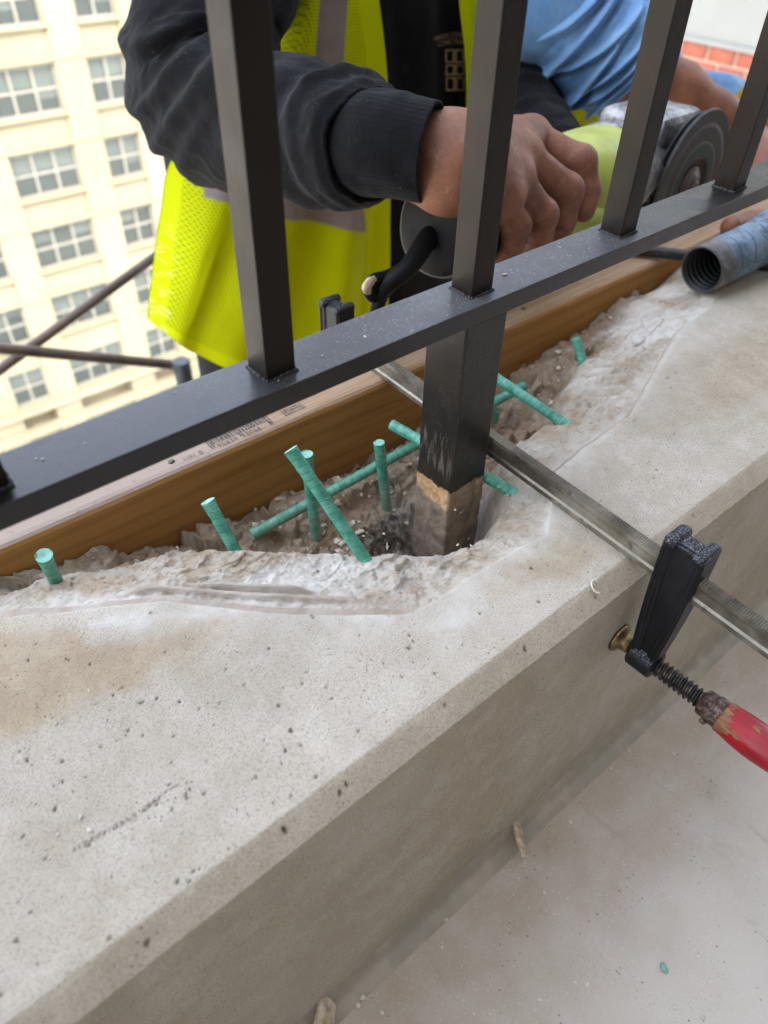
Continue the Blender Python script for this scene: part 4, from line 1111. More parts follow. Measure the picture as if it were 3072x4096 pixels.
# ================================================================== ANGLE GRINDER
NDISC = np.array([.077, -.996, .024]); NDISC /= np.linalg.norm(NDISC)
HUB = atY(2763, 745, .340)
GT = atY(1740, 930, .336)                                   # tail end of the grinder
GH = HUB-NDISC*.045+np.array([0, 0, .014])                  # middle of the gear head
GAX = (GH-GT)/np.linalg.norm(GH-GT); GL = np.linalg.norm(GH-GT)
def axis_pt(px, py, dist):
    """point on the sight line px,py that lies `dist` off the grinder's axis, on the near side"""
    v = ray(px, py); o = np.array([0, 0, CZ])-GT
    vp = v-GAX*(v@GAX); op = o-GAX*(o@GAX)
    a, b, c = vp@vp, 2*vp@op, op@op-dist*dist
    D = b*b-4*a*c
    t = -b/(2*a) if D < 0 else (-b-math.sqrt(D))/(2*a)
    return np.array([0, 0, CZ])+v*t
def build_grinder():
    root = empty('angle_grinder', GT+GAX*GL*.5, 'angle grinder with a faded lime green body, grey gear head and cutting disc', 'grinder')
    n = NDISC-GAX*(NDISC@GAX); n /= np.linalg.norm(n)
    up = np.cross(GAX, n)
    ml = M('faded_lime_plastic', .42, spec=.4)
    x = ml.noise(40, 4, .6)
    c = ml.mix(ml.ramp(x, .35, .7), hexc('98a244'), hexc('abb356')); c = ml.mix(ml.ramp(ml.noise(170, 5, .7), .62, .75, 0, .8), c, hexc('5f6030'))
    ml.col(c); ml.bump(ml.noise(250, 3), .1, .0005)
    mk2 = M('black_plastic', .65, hexc('0e0e0f'), spec=.15); mk2.col(mk2.mix(mk2.ramp(mk2.noise(60, 4), .4, .7), hexc('0d0d0e'), hexc('1a1a1b')))
    mgr = M('grey_tape', .6, hexc('4f4a43'))
    ms = M('dusty_alloy', .5, metal=.55); ms.col(ms.mix(ms.ramp(ms.noise(70, 5, .7), .4, .65), hexc('56555a'), hexc('a9a7a6')))
    def tube(prof, mat, name, sx=1.0, ex=1.0, nn=48, cap=True):
        u, v = n, up; th = np.linspace(0, 2*math.pi, nn, endpoint=False); V = []; F = []
        P = catmull(np.array([(a, b, 0) for a, b in prof]), 70)
        for s, r, _ in P:
            cx = np.sign(np.cos(th))*np.abs(np.cos(th))**.9; cy = np.sign(np.sin(th))*np.abs(np.sin(th))**.9
            V += list(GT+GAX*s+(cx*r*sx)[:, None]*u+(cy*r*ex)[:, None]*v)
        m_ = len(P)
        for i in range(m_-1):
            for j in range(nn):
                k = (j+1) % nn; F.append((i*nn+j, i*nn+k, (i+1)*nn+k, (i+1)*nn+j))
        if cap: F.append(tuple(range(nn-1, -1, -1))); F.append(tuple((m_-1)*nn+j for j in range(nn)))
        return part(name, mesh(name, V, F), mat, root, smooth=True)
    tail = tube([(-.0055, .006), (-.0050, .018), (-.0025, .0255), (.003, .0285), (.02, .0290), (.048, .0285), (.052, .027)], mk2.m, 'tail_cover')
    tube([(-.0010, .0270), (-.0005, .0282), (.0035, .0293), (.0050, .0285)], mgr.m, 'tail_rim', cap=False)
    # cooling slots
    dk = M('slot_dark', .8, hexc('060606'))
    for row in range(2):
        for i in range(4):
            p = GT+GAX*(.010+.011*i)
            a = .55+row*.55
            d = n*math.cos(a)+up*math.sin(a); tdir = np.cross(GAX, d)
            bm = bmesh.new(); box_bm(bm, -.0014, .0014, -.0060, .0060, -.0006, .0006, .0005, 1)
            mt = Matrix(((GAX[0], tdir[0], d[0], 0), (GAX[1], tdir[1], d[1], 0), (GAX[2], tdir[2], d[2], 0), (0, 0, 0, 1)))
            bm.transform(Matrix.Translation(Vector(p+d*.0300)) @ mt)
            part('cooling_slot', bm_mesh('cooling_slot', bm), dk.m, tail)
    L = GL
    tube([(.050, .0265), (.06, .0262), (.10, .0262), (L-.185, .0268), (L-.165, .0300), (L-.148, .0355), (L-.130, .0375), (L-.098, .0375), (L-.090, .0365)], ml.m, 'motor_housing')
    # slide switch bump on the flank
    u2 = (n*.75+up*.66); u2 /= np.linalg.norm(u2)
    bm = bmesh.new(); bmesh.ops.create_uvsphere(bm, u_segments=28, v_segments=18, radius=1)
    t2 = np.cross(GAX, u2)
    mt = Matrix(((GAX[0]*.034, t2[0]*.017, u2[0]*.012, 0), (GAX[1]*.034, t2[1]*.017, u2[1]*.012, 0), (GAX[2]*.034, t2[2]*.017, u2[2]*.012, 0), (0, 0, 0, 1)))
    bm.transform(Matrix.Translation(Vector(GT+GAX*(L-.15)+u2*.030)) @ mt)
    part('switch_boss', bm_mesh('switch_boss', bm), ml.m, root, smooth=True)
    # gear head
    bm = bmesh.new(); c = GT+GAX*(L-.008)
    box_bm(bm, -.050, .032, -.032, .030, -.044, .038, .013, 4)
    mt = Matrix(((GAX[0], n[0], up[0], c[0]), (GAX[1], n[1], up[1], c[1]), (GAX[2], n[2], up[2], c[2]), (0, 0, 0, 1)))
    bm.transform(mt)
    gh = part('gear_head', bm_mesh('gear_head', bm), ms.m, root, smooth=False)
    tube([(L-.096, .0372), (L-.090, .0385), (L-.084, .0385), (L-.060, .0350), (L-.030, .0340)], ms.m, 'head_flange')
    # disc guard, disc, flange nut
    n = NDISC/np.linalg.norm(NDISC)
    mgd = M('dark_guard', .5, hexc('303033'), metal=.4)
    p0 = HUB-n*.010
    V, F = lathe(HUB-n*.0088, n, [(0, .020), (0, .0570), (.0004, .0578), (.0016, .0580), (.0020, .0570), (.0020, .020)], 72, capped=False)
    part('disc_guard', mesh('disc_guard', V, F), mgd.m, root, smooth=True)
    md = M('abrasive_disc', .6); r_ = md.attr('rad')
    c = md.mix(md.ramp(md.noise(300, 4), .4, .65), hexc('2b2929'), hexc('3d3a39'))
    c = md.mix(md.ramp(md.math('ABSOLUTE', md.math('SUBTRACT', r_, .049)), .0012, .0022, 1, 0), c, hexc('5f5a58'))
    c = md.mix(md.ramp(r_, .0345, .0355, 1, 0), c, hexc('1d3533'))
    c = md.mix(md.ramp(md.math('ABSOLUTE', md.math('SUBTRACT', r_, .0353)), .0006, .0012, 1, 0), c, hexc('6b625a'))
    c = md.mix(md.ramp(r_, .0235, .0245, 1, 0), c, hexc('38312f'))
    md.col(c); md.bump(md.noise(500, 3), .3, .0006)
    prof = [(0, .006), (.0005, .0150), (.0022, .0215), (.0046, .0245), (.0046, .0355), (.0048, .048), (.0043, .0495), (.0050, .0605), (.0028, .0612), (.0020, .0605), (.002, .02)]
    P2 = []
    for (a, b), (c2, d2) in zip(prof[:-1], prof[1:]):
        for t in np.linspace(0, 1, 6, endpoint=False): P2.append((a+(c2-a)*t, b+(d2-b)*t))
    P2.append(prof[-1])
    V, F = lathe(HUB-n*.004, n, P2, 90, capped=False)
    me = mesh('cutting_disc', V, F); setattr_f(me, 'rad', np.repeat([q[1] for q in P2], 90))
    part('cutting_disc', me, md.m, root, smooth=True)
    mn2 = M('flange_steel', .42, hexc('6a625c'), metal=.7)
    V, F = lathe(HUB-n*.004, n, [(0, .016), (.0022, .0165), (.0036, .0152), (.0036, .0105), (.0062, .0098), (.0070, .0085), (.0060, .0060), (.0085, .0052), (.0090, .004), (.0088, .0)], 48)
    part('flange_nut', mesh('flange_nut', V, F), mn2.m, root, smooth=True)
    # power cable leaving the tail, bent and frayed
    mcb = M('black_cable_sheath', .6, hexc('0b0b0c'), spec=.2)
    q = [GT+GAX*.006, GT-GAX*.008+np.array([0, 0, -.003]), atY(1640, 1062, .330), atY(1560, 1130, .334), atY(1525, 1185, .338), atY(1500, 1300, .343), atY(1490, 1500, .40)]
    V, Q = sweep(q, [(.0070, .0070), (.0068, .0068), (.0062, .0062), (.0056, .0056), (.0046, .0046), (.0045, .0045), (.0045, .0045)], 90, 24)
    cb = part('cable', fastmesh('cable', V, Q), mcb.m, root, smooth=True)
    q = [atY(1610, 1075, .336), atY(1540, 1105, .338), atY(1498, 1118, .340), atY(1478, 1150, .341), atY(1490, 1182, .340), atY(1520, 1178, .339)]
    V, Q = sweep(q, [(.0036, .0036), (.0036, .0036), (.0040, .0040), (.0044, .0044), (.0044, .0044), (.0042, .0042)], 60, 20)
    part('cable_loop', fastmesh('cable_loop', V, Q), mcb.m, cb, smooth=True)
    mfr = M('frayed_cord', .8, hexc('b39f86'))
    q = [atY(1500, 1112, .3345), atY(1480, 1128, .3345), atY(1467, 1152, .3345), atY(1476, 1172, .3350)]
    V, Q = sweep(q, [(.0016, .0016), (.0030, .0022), (.0032, .0022), (.0014, .0014)], 30, 16, disp=lambda s, t, p: .0004*np.sin(t*7+s*9))
    part('frayed_cord', fastmesh('frayed_cord', V, Q), mfr.m, cb, smooth=True)
    return root
build_grinder()

# ================================================================== PEOPLE
def surface_nets(F, xs, ys, zs):
    ins = F < 0
    c = [ins[a:F.shape[0]-1+a, b:F.shape[1]-1+b, d:F.shape[2]-1+d] for a in (0, 1) for b in (0, 1) for d in (0, 1)]
    s = sum(k.astype(np.int8) for k in c)
    act = (s > 0) & (s < 8)
    idx = np.argwhere(act); vid = np.full(act.shape, -1, np.int64); vid[act] = np.arange(len(idx))
    acc = np.zeros((len(idx), 3)); cnt = np.zeros(len(idx))
    cor = [(a, b, d) for a in (0, 1) for b in (0, 1) for d in (0, 1)]
    for i in range(8):
        for j in range(i+1, 8):
            d = np.subtract(cor[j], cor[i])
            if np.abs(d).sum() != 1: continue
            A = idx+cor[i]; B = idx+cor[j]
            fa = F[A[:, 0], A[:, 1], A[:, 2]]; fb = F[B[:, 0], B[:, 1], B[:, 2]]
            m = (fa < 0) != (fb < 0)
            t = np.where(m, fa/(fa-fb+1e-20), 0)
            acc += np.where(m[:, None], A+t[:, None]*d, 0); cnt += m
    P = acc/cnt[:, None]
    V = np.stack([np.interp(P[:, k], np.arange(len(g)), g) for k, g in enumerate((xs, ys, zs))], 1)
    Q = []
    # edges along x, y, z
    for ax in range(3):
        sl0 = [slice(1, -1)]*3; sl1 = [slice(1, -1)]*3
        sl0[ax] = slice(0, -1); sl1[ax] = slice(1, None)
        a = ins[tuple(sl0)]; b = ins[tuple(sl1)]
        e = np.argwhere(a != b); fl = a[a != b]
        base = e.copy()
        for k in range(3):
            if k != ax: base[:, k] += 1
        o = [k for k in range(3) if k != ax]
        def cell(du, dv):
            q = base.copy(); q[:, o[0]] -= du; q[:, o[1]] -= dv
            return vid[q[:, 0], q[:, 1], q[:, 2]]
        q = np.stack([cell(1, 1), cell(0, 1), cell(0, 0), cell(1, 0)], 1)
        flip = fl if ax != 1 else ~fl
        q[~flip] = q[~flip][:, ::-1]
        Q.append(q)
    return V, np.concatenate(Q)
def grid_axis(lo, hi, fine, df, dc):
    pts = [lo]; x = lo
    while x < hi:
        d = dc
        for a, b in fine:
            if a-dc*1.01 < x < b: d = min(d, df if x >= a else max(df, min(dc, a-x)))
        x += d; pts.append(x)
    return np.array(pts)
class Sdf:
    def __init__(s, xs, ys, zs):
        s.g = (xs, ys, zs); s.F = np.full((len(xs), len(ys), len(zs)), .5, np.float32)
    def seg(s, a, b, ra, rb, k=.004, flat=None):
        a = np.array(a, float); b = np.array(b, float); R = max(ra, rb)+.03
        sl = []
        for i in range(3):
            lo, hi = min(a[i], b[i])-R, max(a[i], b[i])+R
            sl.append(slice(max(0, np.searchsorted(s.g[i], lo)-1), np.searchsorted(s.g[i], hi)+1))
        X = s.g[0][sl[0]][:, None, None]; Y = s.g[1][sl[1]][None, :, None]; Z = s.g[2][sl[2]][None, None, :]
        ab = b-a; L2 = ab@ab+1e-12
        t = np.clip(((X-a[0])*ab[0]+(Y-a[1])*ab[1]+(Z-a[2])*ab[2])/L2, 0, 1)
        d = np.sqrt((X-a[0]-t*ab[0])**2+(Y-a[1]-t*ab[1])**2+(Z-a[2]-t*ab[2])**2)-(ra+(rb-ra)*t)
        f = s.F[tuple(sl)]
        h = np.clip(.5+.5*(f-d)/k, 0, 1)
        s.F[tuple(sl)] = f*(1-h)+d*h-k*h*(1-h)
    def chain(s, P, R, k=.004):
        for i in range(len(P)-1): s.seg(P[i], P[i+1], R[i], R[i+1], k)
    def mesh(s, name):
        V, Q = surface_nets(s.F, *s.g)
        return fastmesh(name, V, Q)
def mat_skin():
    m = M('skin', .5, spec=.35)
    n1 = m.noise(35, 4, .6); n2 = m.noise(260, 4, .6)
    c = m.mix(m.ramp(n1, .35, .68), hexc('6c4431'), hexc('85573f'))
    c = m.mix(m.ramp(n2, .5, .75, 0, .35), c, hexc('a06e58'))
    c = m.mix(m.ramp(m.noise(700, 3), .55, .75, 0, .25), c, hexc('63402f'))
    c = m.mix(m.math('MULTIPLY', m.attr('knuckle'), .35), c, hexc('9c6550'))
    c = m.mix(m.math('MULTIPLY', m.attr('crease'), .55), c, hexc('4a2a1d'))
    dustm = m.math('MULTIPLY', m.ramp(m.noise(90, 5, .75), .56, .72), .28)
    c = m.mix(dustm, c, hexc('b39a88'))
    m.col(c); m.rough(m.ramp(n2, .3, .7, .48, .68))
    m.bump(m.attr('crease'), -.6, .0012); m.bump(m.noise(75, 4, .6), .25, .0025)
    cr = m.noise(330, 3, .6, vec=m.co((1, 1, 2.2)), dist=.8)
    m.bump(cr, .32, .0012); m.bump(m.voro(900), .2, .0005)
    m.sss(.12, (1, .4, .22), .003)
    return m.m
SKIN = mat_skin()
def fold_noise(sc, amp, seed, along=1.0):
    def f(s, t, P):
        a = fbm(s*sc*along, np.cos(t)*1.3*sc*.18, np.sin(t)*1.3*sc*.18, oct=3, seed=seed)
        return amp*(1-2*np.abs(a))
    return f
def mat_cloth(name, c1, c2, weave=1400, rough=.9, sheen=.4, wear=None):
    m = M(name, rough, spec=.08)
    c = m.mix(m.ramp(m.noise(22, 4, .6), .35, .7), c1, c2)
    if wear: c = m.mix(m.ramp(m.noise(60, 5, .7), .56, .75, 0, .6), c, wear)
    lint = m.math('MULTIPLY', m.ramp(m.voro(260), .04, .09, 1, 0), m.ramp(m.noise(40, 2), .5, .62, 0, .5))
    c = m.mix(lint, c, (.35, .34, .33))
    m.col(c); m.b.inputs['Sheen Weight'].default_value = sheen; m.b.inputs['Sheen Roughness'].default_value = .5
    m.bump(m.noise(weave, 2), .3, .0006); m.bump(m.noise(70, 6, .65, dist=.8), .45, .003)
    return m
def legs_and_boots(root, cx, cy, zh, mt, mb):
    V = []; Q = []; n0 = 0
    for sx in (-1, 1):
        v, q = sweep([(cx, cy, zh+.12), (cx+sx*.07, cy, zh-.02), (cx+sx*.10, cy-.02, zh-.42), (cx+sx*.11, cy+.02, -.99)], [(.17, .13), (.115, .12), (.085, .085), (.075, .075)], 60, 36, disp=fold_noise(14, .008, 5))
        V.append(v); Q.append(q+n0); n0 += len(v)
    part('trousers', fastmesh('trousers', np.concatenate(V), np.concatenate(Q)), mt, root, smooth=True)
    for sx in (-1, 1):
        bm = bmesh.new(); box_bm(bm, cx+sx*.11-.05, cx+sx*.11+.05, cy-.19, cy+.10, -1.058, -.96, .03, 4)
        box_bm(bm, cx+sx*.11-.048, cx+sx*.11+.048, cy-.04, cy+.095, -.99, -.90, .02, 3)
        part('boot', bm_mesh('boot', bm), mb, root, smooth=True)
def sheet(rows, nu, nv, off=None, thick=.0012):
    """rows of (px, py, Y); smooth surface through them, with pixel coordinates returned for colour zones"""
    G = np.array(rows, float)
    P = np.array([[atY(*q) for q in r] for r in G])
    H = np.concatenate([P, G[..., :2]], -1)
    A = np.stack([catmull5(H[i], nu) for i in range(len(H))])
    B = np.stack([catmull5(A[:, j], nv) for j in range(nu)], 1)
    return B[..., :3], B[..., 3:]
def catmull5(P, m):
    out = []
    for k in range(0, P.shape[1], 3):
        Z = P[:, k:k+3]
        if Z.shape[1] < 3: Z = np.hstack([Z, np.zeros((len(Z), 3-Z.shape[1]))])
        out.append(catmull(Z, m))
    return np.hstack(out)[:, :P.shape[1]]
def thick_mesh(name, P, t, attrs):
    nv, nu = P.shape[:2]
    du = np.gradient(P, axis=1); dv = np.gradient(P, axis=0)
    N = np.cross(du, dv); N /= np.linalg.norm(N, axis=2)[..., None]+1e-12
    if N[nv//2, nu//2, 1] > 0: N = -N
    A = P.reshape(-1, 3); B = (P-N*t).reshape(-1, 3); n = len(A)
    q = gridquads(nv, nu); Q = [q, q[:, ::-1]+n]
    I = np.arange(n).reshape(nv, nu)
    for e in (I[0], I[-1][::-1], I[:, 0][::-1], I[:, -1]):
        Q.append(np.stack([e[1:], e[:-1], e[:-1]+n, e[1:]+n], -1))
    me = fastmesh(name, np.concatenate([A, B]), np.concatenate(Q))
    for k, a in attrs.items(): setattr_f(me, k, np.tile(np.clip(a, 0, 1).ravel(), 2))
    return me
def mat_vest(name):
    m = M(name, .8, spec=.06)
    trim, grey = m.attr('trim'), m.attr('grey')
    x, y, z = m.xyz()
    cv = m.t.nodes.new('ShaderNodeCombineXYZ'); m.t.links.new(x, cv.inputs[0]); m.t.links.new(z, cv.inputs[1])
    hexd = m.voro(400, vec=cv.outputs[0], rnd=.08)
    hole = m.math('MULTIPLY', m.ramp(hexd, .16, .36, 1, 0), m.ramp(trim, 0, 1, 1, .0))
    lime = m.mix(m.ramp(m.noise(14, 4, .6), .3, .7), (.40, .45, .001), (.47, .525, .0015))
    c = m.mix(m.math('MULTIPLY', hole, .75), lime, (.10, .12, .003))
    c = m.mix(m.math('MULTIPLY', trim, .6), c, (.49, .55, .002))
    dots = m.math('MULTIPLY', m.ramp(m.math('ABSOLUTE', m.math('SUBTRACT', m.voro(330, vec=cv.outputs[0]), .33)), .03, .09, 1, 0), m.attr('dots'))
    c = m.mix(dots, c, (.75, .8, .30))
    g = m.mix(m.ramp(m.noise(30, 4), .35, .7), hexc('6f6663'), hexc('7b7270'))
    c = m.mix(grey, c, g)
    m.col(c); m.bump(m.math('MULTIPLY', hole, -1.0), .35, .0006); m.bump(m.noise(120, 3), .12, .001)
    tr = m.t.nodes.new('ShaderNodeBsdfTranslucent'); m._in(tr.inputs[0], lime)
    mx = m.t.nodes.new('ShaderNodeMixShader'); out = m.t.nodes['Material Output']
    m.t.links.new(m.b.outputs[0], mx.inputs[1]); m.t.links.new(tr.outputs[0], mx.inputs[2])
    m._in(mx.inputs[0], m.math('MULTIPLY', m.math('SUBTRACT', 1.0, grey), .12))
    m.t.links.new(mx.outputs[0], out.inputs['Surface'])
    return m.m

# ------------------------------------------------------------------ first worker, grinding
def build_worker1():
    # joints of the gripping hand
    wr = atY(1760, 645, .330)
    J = {}
    for f, mcp, pip, dip, tip in (('i', (2120, 552), (2322, 648), (2352, 765), (2335, 842)), ('m', (2092, 632), (2266, 762), (2252, 882), (2222, 962)),
                                  ('r', (2055, 715), (2166, 860), (2158, 952), (2118, 1012)), ('l', (2008, 792), (2062, 903), (2048, 982), (2010, 1032))):
        big = {'i': 1.0, 'm': 1.03, 'r': 1.0, 'l': .9}[f]
        J[f] = [axis_pt(*mcp, .0415), axis_pt(*pip, .0400*big), axis_pt(*dip, .0372*big), axis_pt(*tip, .0365*big)]
    J['i'][2] = axis_pt(2352, 765, .043); J['i'][1] = axis_pt(2322, 648, .045); J['i'][3] = axis_pt(2335, 842, .043)
    wl = atY(2285, 695, .435)
    allp = np.concatenate([np.array(v) for v in J.values()]+[wr[None]])
    lo, hi = allp.min(0)-.022, allp.max(0)+.022
    lh = np.array([atY(2390, 790, .385), atY(2395, 872, .362), atY(2442, 852, .358), atY(2440, 780, .40)])
    lo2, hi2 = lh.min(0)-.02, lh.max(0)+.02
    xs = grid_axis(.18, .98, [(lo[0], hi[0]), (lo2[0], hi2[0])], .0013, .012)
    ys = grid_axis(.24, .98, [(lo[1], hi[1]), (lo2[1], hi2[1])], .0013, .012)
    zs = grid_axis(-1.04, .96, [(min(lo[2], lo2[2]), max(hi[2], hi2[2]))], .0013, .014)
    S_ = Sdf(xs, ys, zs)
    cx, cy = .565, .765
    # trunk, neck, head, legs (inside the clothes)
    S_.chain([(cx, cy, -.20), (cx, cy, .10), (cx, cy-.01, .36), (cx, cy-.02, .47)], [.125, .11, .12, .07], .03)
    S_.seg((cx-.17, cy-.01, .46), (cx+.17, cy-.01, .46), .05, .05, .03)
    S_.chain([(cx, cy-.03, .46), (cx, cy-.05, .60)], [.055, .052], .02)
    S_.chain([(cx, cy-.06, .68), (cx, cy-.07, .78)], [.078, .085], .02); S_.seg((cx, cy-.145, .70), (cx, cy-.15, .72), .014, .012, .012)
    for sx in (-1, 1): S_.chain([(cx+sx*.07, cy, -.20), (cx+sx*.10, cy-.02, -.6), (cx+sx*.11, cy+.02, -.98)], [.085, .055, .045], .03)
    el = atY(815, 400, .575); sh = np.array([cx-.19, cy, .44])
    S_.chain([sh+np.array([.05, 0, .01]), atY(900, -190, .650), atY(830, 90, .615), el, atY(960, 485, .512), atY(1200, 545, .435), wr], [.036, .036, .035, .034, .032, .029, .0232], .02)
    S_.chain([wr, atY(1880, 640, .326)], [.0232, .0250], .012)
    # back of the hand and palm
    a0 = atY(1800, 615, .334); a1 = atY(1815, 700, .318)
    for f, r, st in (('i', .0150, a0), ('m', .0150, a0), ('r', .0145, a1), ('l', .0138, a1)):
        S_.seg(st, J[f][0], .0205, r*.92, .010)
    S_.seg(J['i'][0], J['l'][0], .0112, .0106, .008)
    # the cords over the knuckles
    for f in 'imr': S_.seg(J[f][0]+np.array([0, 0, .003]), atY(1830, 600 if f != 'r' else 650, .332)+np.array([0, 0, .010]), .0090, .0075, .005)
    for f in 'imrl':
        R = {'i': (.0116, .0104, .0092, .0080), 'm': (.0118, .0106, .0094, .0082), 'r': (.0112, .0100, .0090, .0079), 'l': (.0102, .0090, .0081, .0072)}[f]
        P = J[f]
        S_.chain(P, R, .0018)
        S_.seg(P[0], P[0], R[0]+.0006, R[0]+.0006, .006)
        S_.seg(P[1], P[1], R[1]+.0008, R[1]+.0008, .004)
    # thumb round the far side
    S_.chain([atY(1850, 690, .350), axis_pt(2010, 640, .02)+np.array([0, .050, .0]), axis_pt(2160, 640, .02)+np.array([0, .058, -.01])], [.016, .0125, .0105], .008)
    # left arm and the hand under the gear head
    shl = np.array([cx+.19, cy, .44])
    S_.chain([shl+np.array([-.03, 0, .01]), atY(2055, 180, .640), atY(2045, 380, .612), atY(2165, 620, .490), wl], [.04, .036, .034, .028, .024], .02)
    S_.chain([wl, lh[3], lh[0]], [.026, .022, .018], .012)
    S_.chain([lh[0], atY(2385, 850, .365), atY(2400, 885, .352)], [.0105, .0098, .0088], .003)
    S_.chain([lh[0]+np.array([.012, 0, .003]), atY(2432, 832, .362), atY(2446, 868, .350)], [.0105, .0098, .0088], .003)
    S_.chain([lh[3], atY(2490, 800, .37), atY(2520, 850, .355)], [.0105, .0098, .0088], .003)
    hm = S_.mesh('person'); nv = len(hm.vertices); co = np.empty(nv*3, np.float32); hm.vertices.foreach_get('co', co); co = co.reshape(-1, 3)
    cr = np.zeros(nv); kn = np.zeros(nv)
    for f in 'imrl':
        P = J[f]
        for jn, offs in ((1, (-.0042, -.0022, -.0004, .0014, .0034)), (2, (-.0018, 0, .0018)), (0, (-.001, .003))):
            a = P[jn]; d1 = P[jn+1]-P[jn]; d0 = P[jn]-P[jn-1] if jn > 0 else d1
            ax_ = d0/np.linalg.norm(d0)+d1/np.linalg.norm(d1); ax_ /= np.linalg.norm(ax_)
            rel = co-a; s_ = rel@ax_; rad_ = np.linalg.norm(rel, axis=1); near = np.exp(-np.clip(rad_-.0115, 0, 1)**2/.004**2)
            wob = .0007*fbm(co[:, 0]*260, co[:, 1]*260, co[:, 2]*260, oct=2, seed=3)
            for o_ in offs: cr = np.maximum(cr, near*np.exp(-((s_+wob-o_)/.00075)**2)*(.9 if jn else .4))
            kn = np.maximum(kn, near*np.exp(-(s_/.008)**2))
    setattr_f(hm, 'crease', cr); setattr_f(hm, 'knuckle', kn)
    root = link('person', hm, SKIN, smooth=True)
    tag(root, 'worker in a black sweatshirt and open lime safety vest steadying the grinder', 'person')
    # ---- sweatshirt
    blk = mat_cloth('black_fleece', hexc('101012'), hexc('17171a'), 900, .95, .04, wear=hexc('27272b')).m
    parts_V, parts_Q, n0 = [], [], 0
    def addm(v, q):
        nonlocal n0
        parts_V.append(v); parts_Q.append(q+n0); n0 += len(v)
    # trunk of the shirt: analytic so that the print can follow it
    rx, ry = .197, .150
    def yfront(x, z):
        e = np.clip(1-((x-cx)/rx)**2, .02, 1)
        y = cy-ry*np.sqrt(e)
        y = y+.006*np.sin((x*.9+z*.10)*2*math.pi/.052+1.2)*sstep(.05, .22, z)*.6+.004*fbm(x*18, z*7, oct=3, seed=9)
        return y
    th = np.linspace(0, 2*math.pi, 160, endpoint=False); zz = np.linspace(-.22, .50, 120)
    T, Zg = np.meshgrid(th, zz); sc = np.interp(Zg, [-.22, .3, .42, .50], [1, 1, .95, .45])
    X = cx+rx*np.cos(T)*.995*sc; Yb = cy+ry*np.sin(T)*sc
    Yf = yfront(X, Zg); Y = np.where(np.sin(T) < -.08, np.where(sc > .9, Yf, Yb), Yb)
    V = np.stack([X, Y, Zg], -1); I = np.arange(V.shape[0]*160).reshape(-1, 160)
    addm(V.reshape(-1, 3), np.stack([I[:-1], np.roll(I, -1, 1)[:-1], np.roll(I, -1, 1)[1:], I[1:]], -1).reshape(-1, 4))
    # right sleeve: elbow at the left of the picture, forearm coming forward to the cuff
    path = [sh+np.array([.06, 0, .02]), atY(900, -190, .650), atY(830, 90, .615), atY(800, 310, .590), atY(845, 440, .560), atY(960, 485, .512), atY(1130, 505, .457), atY(1330, 555, .400), atY(1480, 580, .362)]
    rad = [(.068, .068), (.057, .058), (.052, .054), (.052, .053), (.0485, .0485), (.0450, .045), (.0400, .040), (.0345, .034), (.0300, .0298)]
    ridg = []
    def sl_disp(s, t, P):
        d = .0030*(1-2*np.abs(fbm(s*5, np.cos(t)*1.0, np.sin(t)*1.0, oct=3, seed=41)))+.0016*(1-2*np.abs(fbm(s*17, np.cos(t)*2.2, np.sin(t)*2.2, oct=3, seed=47)))
        # drag folds fanning from the elbow and the blouse of cloth above the cuff
        for c0, sl, wd, am in ((.24, .16, .024, .0038), (.36, .22, .028, .0048), (.50, .17, .028, .0045), (.60, .10, .030, .003)):
            q = s-(c0+sl*np.cos(t-.4)+.015*np.sin(2*t)); d = d+am*np.exp(-(q/wd)**2)*(.55+.45*np.cos(t-1.0))-am*.5*np.exp(-((q-wd*1.7)/wd)**2)
        for c0, tt, wd, am in ((.80, .5, .03, .004), (.88, 2.2, .024, .005), (.93, 4.0, .02, .004)):
            q = s-(c0+.03*np.sin(t+tt)); d = d+am*np.exp(-(q/wd)**2)*(.4+.6*np.cos(t-tt)**2)
        d = d+.003*sstep(.88, .95, s)*(1-sstep(.975, 1.0, s))
        return d
    v, q = sweep(path, rad, 230, 120, disp=sl_disp, lip=.004); addm(v, q)
    # ribbed cuff
    v, q = sweep([atY(1400, 568, .3800), atY(1480, 576, .3640), atY(1560, 583, .350), atY(1640, 598, .338), atY(1725, 612, .327)], [(.0285, .0285), (.0292, .0292), (.0284, .0288), (.0272, .0280), (.0268, .0278)], 80, 160,
                 disp=lambda s, t, P: .00016*np.sin(t*52)+.0012*fbm(s*5, np.cos(t)*2, np.sin(t)*2, oct=2, seed=7), lip=.010); addm(v, q)
    # left sleeve
    path = [shl+np.array([-.05, 0, .02]), atY(2110, -120, .662), atY(2055, 180, .640), atY(2045, 380, .612), atY(2085, 510, .556), atY(2165, 620, .490), atY(2270, 690, .440)]
    def sl2(s, t, P):
        d = .004*(1-2*np.abs(fbm(s*8, np.cos(t)*1.2, np.sin(t)*1.2, oct=3, seed=43)))
        for k in range(6):
            c0 = .42+.10*k; qd = s-(c0+.06*np.cos(t-.6)+.02*np.sin(3*t+k)); d = d+.0045*np.exp(-(qd/.018)**2)
        return d
    v, q = sweep(path, [(.062, .062), (.052, .052), (.046, .046), (.045, .045), (.043, .043), (.038, .038), (.033, .033)], 190, 96, disp=sl2, lip=.006); addm(v, q)
    sw = part('sweatshirt', fastmesh('sweatshirt', np.concatenate(parts_V), np.concatenate(parts_Q)), blk, root, smooth=True)
    # ---- chest print
    ink = M('tan_print', .85); ink.col(ink.mix(ink.ramp(ink.noise(300, 3), .4, .7), hexc('7d6a52'), hexc('a08a6c')))
    def onshirt(px, py):
        Y = .64
        for _ in range(6):
            p = atY(px, py, Y); Y = float(yfront(p[0], p[2]))-.0032
        return atY(px, py, Y)
